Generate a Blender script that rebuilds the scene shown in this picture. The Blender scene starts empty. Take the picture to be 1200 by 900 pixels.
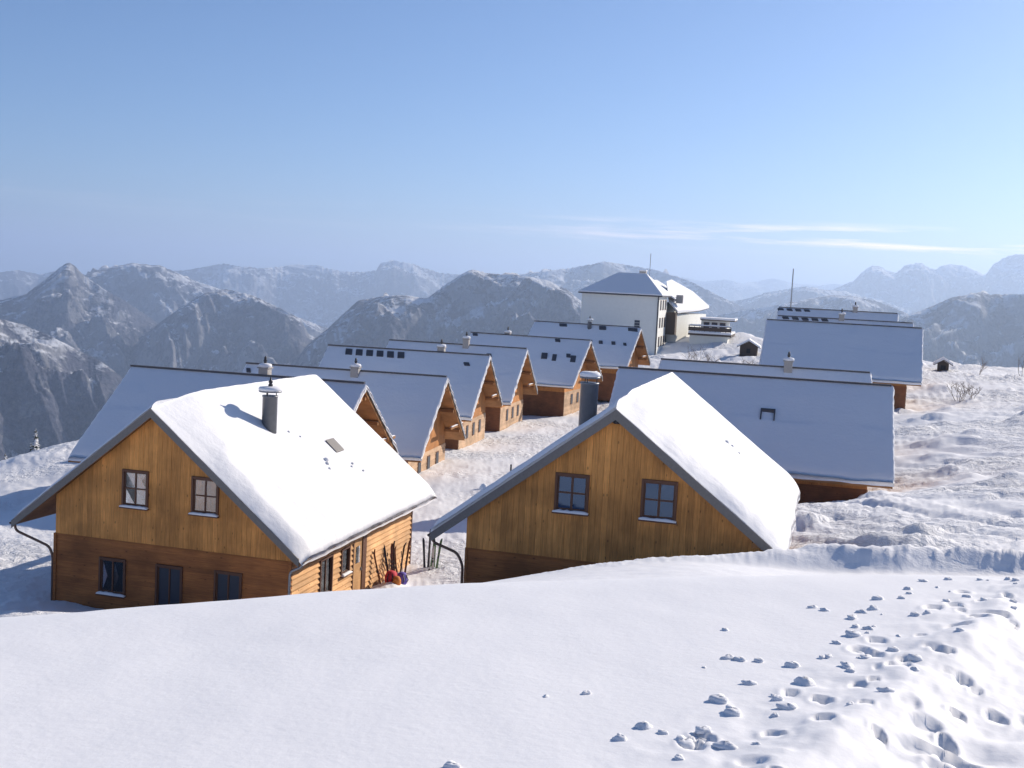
import bpy, math, random
import numpy as np
from mathutils import Matrix, Vector, Euler
R_ = math.radians
random.seed(4)
sc = bpy.context.scene
COL = sc.collection

# ------------------------------------------------------------------ camera, sky, sun, exposure
F_PX, PITCH, ROLL = 1362.0, 0.086, 0.051
cd = bpy.data.cameras.new("camera"); cam = bpy.data.objects.new("camera", cd); COL.objects.link(cam)
cd.sensor_width = 36.0; cd.lens = F_PX / 1200 * 36; cd.clip_start = 0.2; cd.clip_end = 200000
fw = Vector((0, math.cos(PITCH), -math.sin(PITCH))); rt = Vector((1, 0, 0)); up = rt.cross(fw)
rt2 = rt * math.cos(ROLL) + up * math.sin(ROLL); up2 = up * math.cos(ROLL) - rt * math.sin(ROLL)
cam.matrix_world = Matrix(((rt2.x, up2.x, -fw.x, 0), (rt2.y, up2.y, -fw.y, 0), (rt2.z, up2.z, -fw.z, 0), (0, 0, 0, 1)))
sc.camera = cam
SUN_AZ, SUN_EL = 49.0, 26.0
wd = bpy.data.worlds.new("World"); sc.world = wd; wd.use_nodes = True
nt = wd.node_tree; nt.nodes.clear()
def N(t, ty, **k):
    n = t.nodes.new(ty)
    for a, b in k.items(): setattr(n, a, b)
    return n
out = N(nt, 'ShaderNodeOutputWorld'); bg = N(nt, 'ShaderNodeBackground'); bg.inputs[1].default_value = 0.084
sky = N(nt, 'ShaderNodeTexSky', sky_type='NISHITA', sun_disc=False)
sky.sun_elevation = R_(SUN_EL); sky.sun_rotation = R_(SUN_AZ); sky.altitude = 1600; sky.air_density = 0.95; sky.dust_density = 2.2; sky.ozone_density = 7.0
# thin streaks of high cloud low over the horizon, all the way round
tc = N(nt, 'ShaderNodeTexCoord'); mp = N(nt, 'ShaderNodeMapping'); mp.inputs['Scale'].default_value = (5, 5, 95); mp.inputs['Location'].default_value = (0.35, 0.1, 0.3)
nz = N(nt, 'ShaderNodeTexNoise'); nz.inputs['Scale'].default_value = 1.0; nz.inputs['Detail'].default_value = 7; nz.inputs['Roughness'].default_value = .6
nt.links.new(tc.outputs['Generated'], mp.inputs[0]); nt.links.new(mp.outputs[0], nz.inputs['Vector'])
cr = N(nt, 'ShaderNodeMapRange'); cr.inputs[1].default_value = .47; cr.inputs[2].default_value = .64; nt.links.new(nz.outputs[0], cr.inputs[0])
sx = N(nt, 'ShaderNodeSeparateXYZ'); nt.links.new(tc.outputs['Generated'], sx.inputs[0])
b1 = N(nt, 'ShaderNodeMapRange', interpolation_type='SMOOTHSTEP'); b1.inputs[1].default_value = .034; b1.inputs[2].default_value = .046; nt.links.new(sx.outputs[2], b1.inputs[0])
b2 = N(nt, 'ShaderNodeMapRange', interpolation_type='SMOOTHSTEP'); b2.inputs[1].default_value = .066; b2.inputs[2].default_value = .052; nt.links.new(sx.outputs[2], b2.inputs[0])
def mul(a, b, t=nt):
    m = N(t, 'ShaderNodeMath', operation='MULTIPLY'); t.links.new(a, m.inputs[0])
    if isinstance(b, float): m.inputs[1].default_value = b
    else: t.links.new(b, m.inputs[1])
    return m.outputs[0]
b3 = N(nt, 'ShaderNodeMapRange', interpolation_type='SMOOTHSTEP'); b3.inputs[1].default_value = -.12; b3.inputs[2].default_value = .32; b3.inputs[3].default_value = .05; nt.links.new(sx.outputs[0], b3.inputs[0])
mk = mul(mul(mul(mul(cr.outputs[0], b1.outputs[0]), b2.outputs[0]), .95), b3.outputs[0])
mx = N(nt, 'ShaderNodeMix', data_type='RGBA'); mx.inputs['B'].default_value = (19, 14.5, 12.5, 1)
nt.links.new(mk, mx.inputs['Factor']); nt.links.new(sky.outputs[0], mx.inputs['A']); nt.links.new(mx.outputs['Result'], bg.inputs[0]); nt.links.new(bg.outputs[0], out.inputs[0])
sd = bpy.data.lights.new("sun", 'SUN'); sun = bpy.data.objects.new("sun", sd); COL.objects.link(sun)
sd.energy = 4.25; sd.angle = R_(0.5); sd.color = (1, .885, .75)
S = Vector((math.sin(R_(SUN_AZ)) * math.cos(R_(SUN_EL)), math.cos(R_(SUN_AZ)) * math.cos(R_(SUN_EL)), math.sin(R_(SUN_EL))))
sun.rotation_euler = S.to_track_quat('Z', 'Y').to_euler(); sun.location = (60, 30, 40)
sc.view_settings.view_transform = 'Standard'; sc.view_settings.look = 'None'; sc.view_settings.gamma = 1
sc.view_settings.exposure = 0.50
sc.cycles.max_bounces = 6; sc.cycles.diffuse_bounces = 3; sc.cycles.volume_bounces = 4; sc.cycles.transparent_max_bounces = 8

# ------------------------------------------------------------------ numpy noise
_rng = np.random.RandomState(7); _P = _rng.permutation(4096); _G = _rng.rand(4096) * 2 * np.pi
def gn(x, y, seed=0):
    xi = np.floor(x).astype(np.int64); yi = np.floor(y).astype(np.int64); xf = x - xi; yf = y - yi
    def g(ix, iy, dx, dy):
        h = _G[_P[(_P[(ix + seed * 131) & 4095] + iy) & 4095]]
        return np.cos(h) * dx + np.sin(h) * dy
    u = xf * xf * xf * (xf * (xf * 6 - 15) + 10); v = yf * yf * yf * (yf * (yf * 6 - 15) + 10)
    a = g(xi, yi, xf, yf); b = g(xi + 1, yi, xf - 1, yf); c = g(xi, yi + 1, xf, yf - 1); d = g(xi + 1, yi + 1, xf - 1, yf - 1)
    return (a + (b - a) * u + (c - a) * v + (a - b - c + d) * u * v) * 1.5
def fbm(x, y, o=4, seed=0, rg=False, gain=.5):
    s = 0; a = 1; t = 0
    for i in range(o):
        n = gn(x * 2**i + 17.3 * i, y * 2**i - 9.1 * i, seed + i)
        s = s + a * ((1 - 2 * np.abs(n)) if rg else n); t += a; a *= gain
    return s / t
def sstep(a, b, x):
    t = np.clip((x - a) / (b - a), 0, 1); return t * t * (3 - 2 * t)

# ------------------------------------------------------------------ materials
def mat(name):
    m = bpy.data.materials.new(name); m.use_nodes = True; t = m.node_tree; b = t.nodes['Principled BSDF']
    return m, t, b
def simple(name, c, rough=.6, metal=0, bump=0, bscale=30, var=.12):
    m, t, b = mat(name)
    co = N(t, 'ShaderNodeTexCoord'); n = N(t, 'ShaderNodeTexNoise'); n.inputs['Scale'].default_value = bscale; n.inputs['Detail'].default_value = 5
    t.links.new(co.outputs['Object'], n.inputs['Vector'])
    r = N(t, 'ShaderNodeMapRange'); r.inputs[3].default_value = 1 - var; r.inputs[4].default_value = 1 + var; t.links.new(n.outputs[0], r.inputs[0])
    h = N(t, 'ShaderNodeVectorMath', operation='SCALE'); h.inputs[0].default_value = c; t.links.new(r.outputs[0], h.inputs['Scale']); t.links.new(h.outputs[0], b.inputs['Base Color'])
    b.inputs['Roughness'].default_value = rough; b.inputs['Metallic'].default_value = metal
    if bump:
        bp = N(t, 'ShaderNodeBump'); bp.inputs['Strength'].default_value = bump; bp.inputs['Distance'].default_value = .02
        t.links.new(n.outputs[0], bp.inputs['Height']); t.links.new(bp.outputs[0], b.inputs['Normal'])
    return m
def snowmat(name, c=(.83, .84, .86), scl=9, dist=.03, stren=.5):
    m, t, b = mat(name)
    co = N(t, 'ShaderNodeNewGeometry')
    n = N(t, 'ShaderNodeTexNoise'); n.inputs['Scale'].default_value = scl; n.inputs['Detail'].default_value = 8; n.inputs['Roughness'].default_value = .55
    t.links.new(co.outputs['Position'], n.inputs['Vector'])
    bp = N(t, 'ShaderNodeBump'); bp.inputs['Strength'].default_value = stren; bp.inputs['Distance'].default_value = dist
    t.links.new(n.outputs[0], bp.inputs['Height']); t.links.new(bp.outputs[0], b.inputs['Normal'])
    b.inputs['Base Color'].default_value = (*c, 1); b.inputs['Roughness'].default_value = .75; b.inputs['Specular IOR Level'].default_value = .25
    return m
def woodmat(name, c1, c2, axis='Z', vscale=1.0, knots=True):
    m, t, b = mat(name)
    co = N(t, 'ShaderNodeTexCoord'); oi = N(t, 'ShaderNodeObjectInfo')
    sc_ = {'Z': (26, 26, 1.6), 'X': (1.6, 26, 26), 'Y': (26, 1.6, 26)}[axis]
    mp = N(t, 'ShaderNodeMapping'); mp.inputs['Scale'].default_value = sc_
    off = N(t, 'ShaderNodeVectorMath', operation='SCALE'); off.inputs[0].default_value = (13, 7, 31); t.links.new(oi.outputs['Random'], off.inputs['Scale'])
    ad = N(t, 'ShaderNodeVectorMath', operation='ADD'); t.links.new(co.outputs['Object'], ad.inputs[0]); t.links.new(off.outputs[0], ad.inputs[1])
    t.links.new(ad.outputs[0], mp.inputs[0])
    n = N(t, 'ShaderNodeTexNoise'); n.inputs['Scale'].default_value = vscale; n.inputs['Detail'].default_value = 6; n.inputs['Roughness'].default_value = .65
    t.links.new(mp.outputs[0], n.inputs['Vector'])
    rp = N(t, 'ShaderNodeMapRange'); rp.inputs[1].default_value = .3; rp.inputs[2].default_value = .7; t.links.new(n.outputs[0], rp.inputs[0])
    mx = N(t, 'ShaderNodeMix', data_type='RGBA'); mx.inputs['A'].default_value = (*c1, 1); mx.inputs['B'].default_value = (*c2, 1); t.links.new(rp.outputs[0], mx.inputs['Factor'])
    # large weather patches + per-board tone
    n2 = N(t, 'ShaderNodeTexNoise'); n2.inputs['Scale'].default_value = .8; n2.inputs['Detail'].default_value = 4; t.links.new(co.outputs['Object'], n2.inputs['Vector'])
    r2 = N(t, 'ShaderNodeMapRange'); r2.inputs[1].default_value = .3; r2.inputs[2].default_value = .7; r2.inputs[3].default_value = .66; r2.inputs[4].default_value = 1.22; t.links.new(n2.outputs[0], r2.inputs[0])
    r3 = N(t, 'ShaderNodeMapRange'); r3.inputs[3].default_value = .83; r3.inputs[4].default_value = 1.12; t.links.new(oi.outputs['Random'], r3.inputs[0])
    k = mul(r2.outputs[0], r3.outputs[0], t)
    if knots:
        v = N(t, 'ShaderNodeTexVoronoi'); v.inputs['Scale'].default_value = 2.6
        mk_ = N(t, 'ShaderNodeMapping'); mk_.inputs['Scale'].default_value = {'Z': (1.6, 1.6, .8), 'X': (.8, 1.6, 1.6), 'Y': (1.6, .8, 1.6)}[axis]
        t.links.new(ad.outputs[0], mk_.inputs[0]); t.links.new(mk_.outputs[0], v.inputs['Vector'])
        r4 = N(t, 'ShaderNodeMapRange'); r4.inputs[1].default_value = .05; r4.inputs[2].default_value = .14; r4.inputs[3].default_value = .45; t.links.new(v.outputs['Distance'], r4.inputs[0])
        k = mul(k, r4.outputs[0], t)
    h = N(t, 'ShaderNodeVectorMath', operation='SCALE'); t.links.new(mx.outputs['Result'], h.inputs[0]); t.links.new(k, h.inputs['Scale']); t.links.new(h.outputs[0], b.inputs['Base Color'])
    bp = N(t, 'ShaderNodeBump'); bp.inputs['Strength'].default_value = .35; bp.inputs['Distance'].default_value = .01
    t.links.new(n.outputs[0], bp.inputs['Height']); t.links.new(bp.outputs[0], b.inputs['Normal'])
    b.inputs['Roughness'].default_value = .7; b.inputs['Specular IOR Level'].default_value = .3
    return m
M = {}
M['snow'] = snowmat('snow')
M['snow_ground'] = snowmat('snow_ground', scl=14, dist=.02, stren=.2)
def churn():
    t = M['snow_ground'].node_tree; b = t.nodes['Principled BSDF']; ge = N(t, 'ShaderNodeNewGeometry'); sp = N(t, 'ShaderNodeSeparateXYZ'); t.links.new(ge.outputs['Position'], sp.inputs[0])
    old = b.inputs['Normal'].links[0].from_socket
    mk = N(t, 'ShaderNodeMapRange', interpolation_type='SMOOTHSTEP'); mk.inputs[1].default_value = 29; mk.inputs[2].default_value = 36; t.links.new(sp.outputs[1], mk.inputs[0])
    pn = N(t, 'ShaderNodeTexNoise'); pn.inputs['Scale'].default_value = .09; pn.inputs['Detail'].default_value = 3; t.links.new(ge.outputs['Position'], pn.inputs['Vector'])
    pr = N(t, 'ShaderNodeMapRange'); pr.inputs[1].default_value = .42; pr.inputs[2].default_value = .56; pr.inputs[3].default_value = .12; t.links.new(pn.outputs[0], pr.inputs[0])
    v = N(t, 'ShaderNodeTexNoise'); v.inputs['Scale'].default_value = 1.5; v.inputs['Detail'].default_value = 7; v.inputs['Roughness'].default_value = .62; v.inputs['Distortion'].default_value = .6; t.links.new(ge.outputs['Position'], v.inputs['Vector'])
    bp = N(t, 'ShaderNodeBump'); bp.inputs['Distance'].default_value = .42; t.links.new(v.outputs[0], bp.inputs['Height']); t.links.new(mul(mk.outputs[0], pr.outputs[0], t), bp.inputs['Strength']); t.links.new(old, bp.inputs['Normal']); t.links.new(bp.outputs[0], b.inputs['Normal'])
churn()
M['snow_roof'] = snowmat('snow_roof', scl=4, dist=.06, stren=.4)
M['board'] = woodmat('larch_boards', (.78, .36, .10), (.46, .20, .052))
M['lower'] = woodmat('stained_siding', (.46, .175, .05), (.27, .10, .03), 'X')
M['siding'] = woodmat('pine_siding', (.82, .50, .24), (.62, .33, .13), 'Y')
M['cabin_wood'] = woodmat('cabin_wood', (.62, .28, .085), (.40, .16, .045))
M['soffit'] = woodmat('soffit_wood', (.42, .21, .08), (.28, .13, .045), 'Y')
M['pale'] = woodmat('pale_siding', (.60, .42, .27), (.48, .31, .19), 'X', knots=False)
M['brown_wall'] = woodmat('brown_siding', (.30, .115, .045), (.17, .065, .026), 'Y')
M['casing'] = simple('window_casing', (.12, .05, .025), .6)
M['fascia'] = simple('weathered_fascia', (.17, .16, .15), .6, 0, .3, 12, .25)
M['metal'] = simple('zinc_metal', (.33, .34, .35), .42, .7, .1, 8)
M['copper'] = simple('brown_gutter', (.16, .10, .075), .4, .5)
M['flue'] = simple('dark_flue', (.19, .20, .22), .45, .4, .1, 5, .2)
M['ridge'] = simple('ridge_metal', (.06, .06, .07), .6)
M['dark'] = simple('dark_metal', (.03, .03, .035), .5)
M['plaster'] = simple('white_plaster', (.78, .78, .72), .85, 0, .2, 2, .06)
M['timber'] = simple('dark_timber', (.085, .06, .045), .8, 0, .2, 8, .3)
M['brick'] = simple('chimney_render', (.36, .34, .32), .85, 0, .4, 9, .2)
M['bark'] = simple('bark', (.10, .07, .05), .9, 0, .3, 20, .3)
M['twig'] = simple('frosted_twigs', (.20, .15, .12), .9, 0, 0, 20, .3)
M['curtain'] = simple('curtain', (.90, .90, .86), .9, 0, .3, 20)
M['room'] = simple('dark_interior', (.02, .02, .025), .9)
M['shutter'] = simple('blue_shutter', (.035, .045, .065), .6)
def glassmat(nm, ior, gc, tcol):
    m, t, b = mat(nm); t.nodes.remove(b)
    o = t.nodes['Material Output']; g = N(t, 'ShaderNodeBsdfGlossy'); g.inputs['Roughness'].default_value = .03; g.inputs['Color'].default_value = gc
    tr = N(t, 'ShaderNodeBsdfTransparent'); tr.inputs[0].default_value = tcol; f = N(t, 'ShaderNodeFresnel'); f.inputs[0].default_value = ior
    mx = N(t, 'ShaderNodeMixShader'); t.links.new(f.outputs[0], mx.inputs[0]); t.links.new(tr.outputs[0], mx.inputs[1]); t.links.new(g.outputs[0], mx.inputs[2]); t.links.new(mx.outputs[0], o.inputs[0])
    return m
M['glass'] = glassmat('window_glass', 1.75, (.9, .95, 1, 1), (1, 1, 1, 1))
M['glass_sky'] = glassmat('sky_reflection_glass', 2.2, (.45, .65, 1, 1), (.3, .35, .45, 1))  # blue of the reflected sky is put into the gloss and see-through colours
for nm, c in dict(ski_black=(.03, .03, .04), ski_green=(.12, .22, .10), ski_white=(.6, .6, .6), ski_brown=(.14, .05, .035), bag_red=(.55, .03, .05), bag_violet=(.13, .10, .42), bag_orange=(.6, .2, .04)).items():
    M[nm] = simple(nm, c, .4 if 'ski' in nm else .8)

# ------------------------------------------------------------------ mesh helpers
class MB:
    def __init__(s): s.v = []; s.f = []
    def add(s, vs, fs):
        o = len(s.v); s.v += [tuple(v) for v in vs]; s.f += [tuple(i + o for i in f) for f in fs]; return s
    def hexa(s, p): return s.add(p, [(3, 2, 1, 0), (4, 5, 6, 7), (0, 1, 5, 4), (1, 2, 6, 5), (2, 3, 7, 6), (3, 0, 4, 7)])
    def box(s, a, b):
        x0, y0, z0 = a; x1, y1, z1 = b
        return s.hexa([(x0, y0, z0), (x1, y0, z0), (x1, y1, z0), (x0, y1, z0), (x0, y0, z1), (x1, y0, z1), (x1, y1, z1), (x0, y1, z1)])
    def poly_y(s, pts, y0, y1):       # polygon of (x, z) extruded along y
        n = len(pts); vs = [(x, y0, z) for x, z in pts] + [(x, y1, z) for x, z in pts]
        return s.add(vs, [tuple(range(n)), tuple(range(2 * n - 1, n - 1, -1))] + [((i + 1) % n, i, i + n, (i + 1) % n + n) for i in range(n)])
    def poly_x(s, pts, x0, x1):       # polygon of (y, z) extruded along x
        n = len(pts); vs = [(x0, y, z) for y, z in pts] + [(x1, y, z) for y, z in pts]
        return s.add(vs, [tuple(range(n - 1, -1, -1)), tuple(range(n, 2 * n))] + [(i, (i + 1) % n, (i + 1) % n + n, i + n) for i in range(n)])
    def tube(s, pts, r, n=8, r1=None, cap=True):
        pts = [Vector(p) for p in pts]; rings = []; o = len(s.v); m = len(pts)
        ref = Vector((0, 0, 1)) if abs((pts[-1] - pts[0]).normalized().z) < .9 else Vector((1, 0, 0))
        for i, p in enumerate(pts):
            d = (pts[min(i + 1, m - 1)] - pts[max(i - 1, 0)]).normalized(); a = d.cross(ref).normalized(); b = d.cross(a)
            rr = r if r1 is None else r + (r1 - r) * i / (m - 1)
            s.v += [tuple(p + (a * math.cos(2 * math.pi * k / n) + b * math.sin(2 * math.pi * k / n)) * rr) for k in range(n)]
        for i in range(m - 1):
            for k in range(n): s.f.append((o + i * n + k, o + (i + 1) * n + k, o + (i + 1) * n + (k + 1) % n, o + i * n + (k + 1) % n))
        if cap: s.f.append(tuple(o + k for k in range(n))); s.f.append(tuple(o + (m - 1) * n + k for k in range(n - 1, -1, -1)))
        return s
    def lathe(s, prof, c=(0, 0, 0), n=20):
        o = len(s.v)
        for r, z in prof: s.v += [(c[0] + r * math.cos(2 * math.pi * k / n), c[1] + r * math.sin(2 * math.pi * k / n), c[2] + z) for k in range(n)]
        for i in range(len(prof) - 1):
            for k in range(n): s.f.append((o + i * n + k, o + i * n + (k + 1) % n, o + (i + 1) * n + (k + 1) % n, o + (i + 1) * n + k))
        s.f.append(tuple(o + k for k in range(n - 1, -1, -1))); s.f.append(tuple(o + (len(prof) - 1) * n + k for k in range(n)))
        return s
    def mesh(s, name, m, smooth=False):
        me = bpy.data.meshes.new(name); me.from_pydata(s.v, [], s.f); me.update()
        if isinstance(m, str): m = M[m]
        me.materials.append(m)
        if smooth: me.polygons.foreach_set('use_smooth', [True] * len(me.polygons))
        return me
    def build(s, name, m, parent=None, smooth=False, bevel=0):
        me = s.mesh(name, m, smooth); o = bpy.data.objects.new(name, me); COL.objects.link(o); o.parent = parent
        if bevel:
            md = o.modifiers.new('bevel', 'BEVEL'); md.width = bevel; md.segments = 2; md.limit_method = 'ANGLE'
        return o
def tag(o, label=None, cat=None, group=None, kind=None):
    for k, v in (('label', label), ('category', cat), ('group', group), ('kind', kind)):
        if v: o[k] = v
    return o
def thing(name, loc, rz=0, **k):
    o = bpy.data.objects.new(name, None); COL.objects.link(o); o.location = loc; o.rotation_euler = (0, 0, rz); o.empty_display_size = .3
    return tag(o, **k)
def inst(name, me, parent, loc=(0, 0, 0), rot=(0, 0, 0), scl=(1, 1, 1)):
    o = bpy.data.objects.new(name, me); COL.objects.link(o); o.parent = parent; o.location = loc; o.rotation_euler = rot; o.scale = scl; return o
def grid_mesh(name, X, Y, Z, m, smooth=True, flip=False):
    a, b = X.shape; co = np.stack([X, Y, Z], -1).reshape(-1, 3).astype(np.float32)
    i = np.arange((a - 1) * (b - 1)); r = i // (b - 1); c = i % (b - 1); p = r * b + c
    q = np.stack([p, p + 1, p + b + 1, p + b], -1)
    if flip: q = q[:, ::-1]
    me = bpy.data.meshes.new(name); me.vertices.add(len(co)); me.vertices.foreach_set('co', co.ravel())
    me.loops.add(q.size); me.loops.foreach_set('vertex_index', q.ravel().astype(np.int32))
    me.polygons.add(len(q)); me.polygons.foreach_set('loop_start', np.arange(0, q.size, 4, dtype=np.int32)); me.polygons.foreach_set('loop_total', np.full(len(q), 4, np.int32))
    me.update(); me.validate()
    if smooth: me.polygons.foreach_set('use_smooth', np.ones(len(q), bool))
    me.materials.append(M[m] if isinstance(m, str) else m); return me

# ------------------------------------------------------------------ terrain
YAW = 0.26816
U = Vector((math.sin(YAW), math.cos(YAW), 0)); W = Vector((math.cos(YAW), -math.sin(YAW), 0))
CP = np.array([  # plateau control points x, y, z
 (-17.3,43.5,-13.2),(-18,41,-12.9),(-33.1,75,-14.35),(-32.2,85,-13.3),(-38.9,88,-15.8),(-26,60,-14),(-28,48,-14),(-22,38,-12.6),(-10,38,-12.6),(-4.5,40,-12.4),(-36,45,-15),(-40,65,-16),
 (-4.4,53.6,-13.3),(-4.2,61.7,-13.4),(-2,80.1,-13.6),(.3,100.4,-13.9),(5.8,127.1,-14),(12,145,-13.6),(20,160,-12.4),(-15,75,-14.2),(-15,100,-14.4),(-10,125,-14.4),(0,150,-14),(-20,120,-15),(0,44,-12.6),(3,58,-13),(8,75,-13.2),(12,95,-13.2),(18,120,-12.8),
 (23.9,195,-10.6),(15,190,-10.8),(37.8,190,-9.2),(37.2,205,-7.9),(28.5,150,-9.6),(38.8,113,-10.3),(54.9,150,-8),(63.8,145,-8),(41.4,102,-9.3),(52,120,-8.8),(25.1,61,-9),(19.6,52,-9.3),(13.7,45,-9.6),(18.3,44,-9.1),(14.3,54,-10),(21.1,66,-11.2),(28,78,-10.4),(32,90,-10.0),(25,95,-11.6),
 (11.7,28,-6.4),(8.2,26.6,-6.3),(5.5,28.5,-6.7),(2.3,28,-6.9),(.7,28,-7.2),(18,31,-6.6),(25,34,-6.8),(3,36,-8.8),(8.1,35.5,-7.9),(12,38,-8.7),(18,38,-8.6),(-1.3,38,-10.2),(-2,34,-9.3),(11,48,-10.3),(12,60,-11.2),
 (35,50,-8),(60,60,-6.5),(90,90,-6),(90,140,-8),(-10,30,-9.5),(-20,30,-10.5),(-35,25,-12),(40,30,-6),(5,22,-5.6),(15,22,-5.2),(-5,22,-6.4),(-15,22,-7.6),(-30,10,-7.5),(0,10,-4.2),(30,10,-2),(0,-40,6),(60,-40,8),(-60,-40,3),(-60,30,-15),(80,20,-3)], float)
def tps(pts):
    n = len(pts); d = np.hypot(pts[:, None, 0] - pts[None, :, 0], pts[:, None, 1] - pts[None, :, 1])
    K = np.where(d > 0, d * d * np.log(d + 1e-9), 0) + np.eye(n) * 3.0
    Pm = np.c_[np.ones(n), pts[:, :2]]; A = np.block([[K, Pm], [Pm.T, np.zeros((3, 3))]])
    return np.linalg.solve(A, np.r_[pts[:, 2], 0, 0, 0])
TW = tps(CP)
def rbf(x, y):
    s = TW[-3] + TW[-2] * x + TW[-1] * y
    for (px, py, _), w in zip(CP, TW[:-3]):
        d2 = (x - px)**2 + (y - py)**2 + 1e-9; s = s + w * .5 * d2 * np.log(d2)
    return s
POLY = [(-39, -400), (-41, 60), (-36, 92), (-26, 130), (-10, 190), (5, 235), (34, 240), (50, 175), (62, 156), (400, 158), (400, -400)]
def poly_out(x, y):
    d = np.full(x.shape, 1e9); ins = np.zeros(x.shape, bool); n = len(POLY)
    for i in range(n):
        (ax, ay), (bx, by) = POLY[i], POLY[(i + 1) % n]; ex, ey = bx - ax, by - ay
        t = np.clip(((x - ax) * ex + (y - ay) * ey) / (ex * ex + ey * ey), 0, 1)
        d = np.minimum(d, np.hypot(x - ax - t * ex, y - ay - t * ey))
        cnd = ((ay > y) != (by > y)) & (x < (bx - ax) * (y - ay) / (by - ay + 1e-12) + ax); ins ^= cnd
    return np.where(ins, 0, d)
def fore(x, y):
    az = np.clip(np.arctan2(x, np.maximum(y, .5)), -.6, .6)
    k = .2608 - .0995 * az + .088 * az * az - .110 + .05 * np.tan(az); c = (.4128 - k * k) / (.24 * k)
    zz = -1.72 - .110 * np.maximum(y, -3) - .02 * np.minimum(y + 3, 0) + .05 * np.clip(x, -40, 25)
    e = np.maximum(0, y - c); return zz - np.where(e < 5, .06 * e * e, 1.5 + .6 * (e - 5))
def low(x, y):
    xc = np.clip(x, -70, 95); yc = np.clip(y, -45, 215)
    z = rbf(xc, yc)
    d = poly_out(x, y); z = z - .62 * np.maximum(0, np.sqrt(d * d + 36) - 6) - np.clip(d - 20, 0, None) * .02
    return z
def terrain_base(x, y):
    a = fore(x, y); b = low(x, y); k = .5
    h = np.clip(.5 + .5 * (a - b) / k, 0, 1); return b + (a - b) * h + k * h * (1 - h) * .5 , a - b
PRINTS = []
def terrain(x, y, detail=True):
    x = np.asarray(x, float); y = np.asarray(y, float)
    z, fd = terrain_base(x, y)
    if not detail: return z
    u = x * math.sin(YAW) + y * math.cos(YAW); w = x * math.cos(YAW) - y * math.sin(YAW)
    on_f = sstep(-.1, .4, fd)                       # 1 on the near smooth field
    # near field: soft wind ripples, boot-trodden strip on the right
    z += on_f * (.018 * fbm(x * .7, y * .5, 3, 3) + .05 * fbm(x * .12, y * .12, 2, 5))
    tr = x - (.95 + .68 * (y - 5.4))                 # right of this line the snow was trodden
    trod = sstep(-.9, .3, tr) * on_f * sstep(17, 13, y)
    z += trod * (.030 * fbm(x * 2.3, y * 2.3, 3, 11) - .012 * sstep(.1, .5, fbm(x * 3.1, y * 3.1, 2, 14)))
    z += on_f * .05 * np.exp(-((tr - .45) / .25)**2) * (1 + .8 * gn(x * 1.2, y * 1.2, 2)) * sstep(14, 10, y) - on_f * .20 * sstep(.25, 1.3, tr) + trod * .022 * fbm(tr * 3.2, (x + y) * .8, 3, 91)
    for (px, py, r, dp, ang, st) in PRINTS:
        m = (np.abs(x - px) < 1) & (np.abs(y - py) < 1)
        if not m.any(): continue
        dx = x[m] - px; dy = y[m] - py; a = dx * math.cos(ang) + dy * math.sin(ang); b = -dx * math.sin(ang) + dy * math.cos(ang)
        q = np.sqrt((a / (r * st))**2 + (b / r)**2); z[m] += -dp * sstep(1.05, .55, q) + dp * .15 * np.exp(-((q - 1.25) / .25)**2)
    lo = 1 - on_f
    r = np.hypot(x, y); vis = sstep(320, 200, r)
    # road bench and its broken bank
    bank = np.exp(-((y - (31.6 + .10 * (x - 8) + .5 * gn(x * .3, x * 0, 9))) / .75)**2) * sstep(-.5, 3, x) * sstep(45, 30, x)
    z -= lo * .36 * sstep(4, 9, x) * sstep(23, 26, y) * sstep(31.4, 30.4, y - .10 * (x - 8)) * sstep(60, 40, x)
    bk = bank * (.08 + .26 * sstep(6, 10, x)); z += lo * bk * (1 + .75 * fbm(x * .9, y * 1.2, 4, 21)) + lo * bank * .05 * fbm(x * 3, y * 3, 3, 23, True)
    road = lo * sstep(19, 22, y) * sstep(31, 30, y) * sstep(-4, 2, x)
    z += road * (.03 * np.sin((y - .1 * x) * 9) * fbm(x * .4, y * 2.5, 2, 31) + .015 * fbm(x * 2, y * 2, 2, 33))
    # churned snow of the lane between the cabins
    lane = sstep(-14, -11, x) * sstep(24, 18, x) * sstep(38, 41, y) * sstep(190, 150, y)
    ch = .5 * fbm(x * .9, y * .9, 3, 41, True) + .35 * fbm(x * 2.4, y * 2.4, 3, 45, True)
    z += lo * lane * (.12 * ch - .05 + .07 * fbm(w * .8, u * .10, 2, 49) + .16 * fbm(x * .25, y * .14, 3, 47))
    # right hand plateau: piste with tracks, drifts and mounds
    right = lo * sstep(6, 13, x - .0) * sstep(31, 34, y - .1 * (x - 8)) * vis
    mask = sstep(-.15, .2, fbm(x * .07, y * .09, 2, 51))
    mound = sstep(.05, .55, fbm(x * .16 + 3, y * .22, 3, 55))
    z += right * (.46 * mound * (1 + .10 * fbm(x * 1.1, y * 1.1, 3, 57, True)) + mask * (.07 * fbm(x * .7, y * 1.0, 4, 61, True) + .04 * ch)
                  + (1 - mask) * .05 * fbm(x * .5, y * .5, 2, 63))
    z -= right * .13 * sstep(.55, .9, 1 - np.abs(2 * gn((x + .6 * y) * .32, (y - .6 * x) * .05, 66)))
    z -= right * .10 * sstep(.6, .9, 1 - np.abs(2 * gn((x - 1.4 * y) * .30, (y + .7 * x) * .04, 68)))
    # shaded ground left of the nearest cabin
    left = lo * sstep(-13, -17, x) * sstep(24, 30, y) * vis
    z += left * (.35 * fbm(x * .14, y * .14, 3, 71) + .14 * fbm(x * .7, y * .35, 4, 75, True) * sstep(-.2, .3, fbm(x * .1, y * .1, 2, 77)) + .07 * fbm(x * 1.6, y * 1.6, 3, 79))
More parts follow.
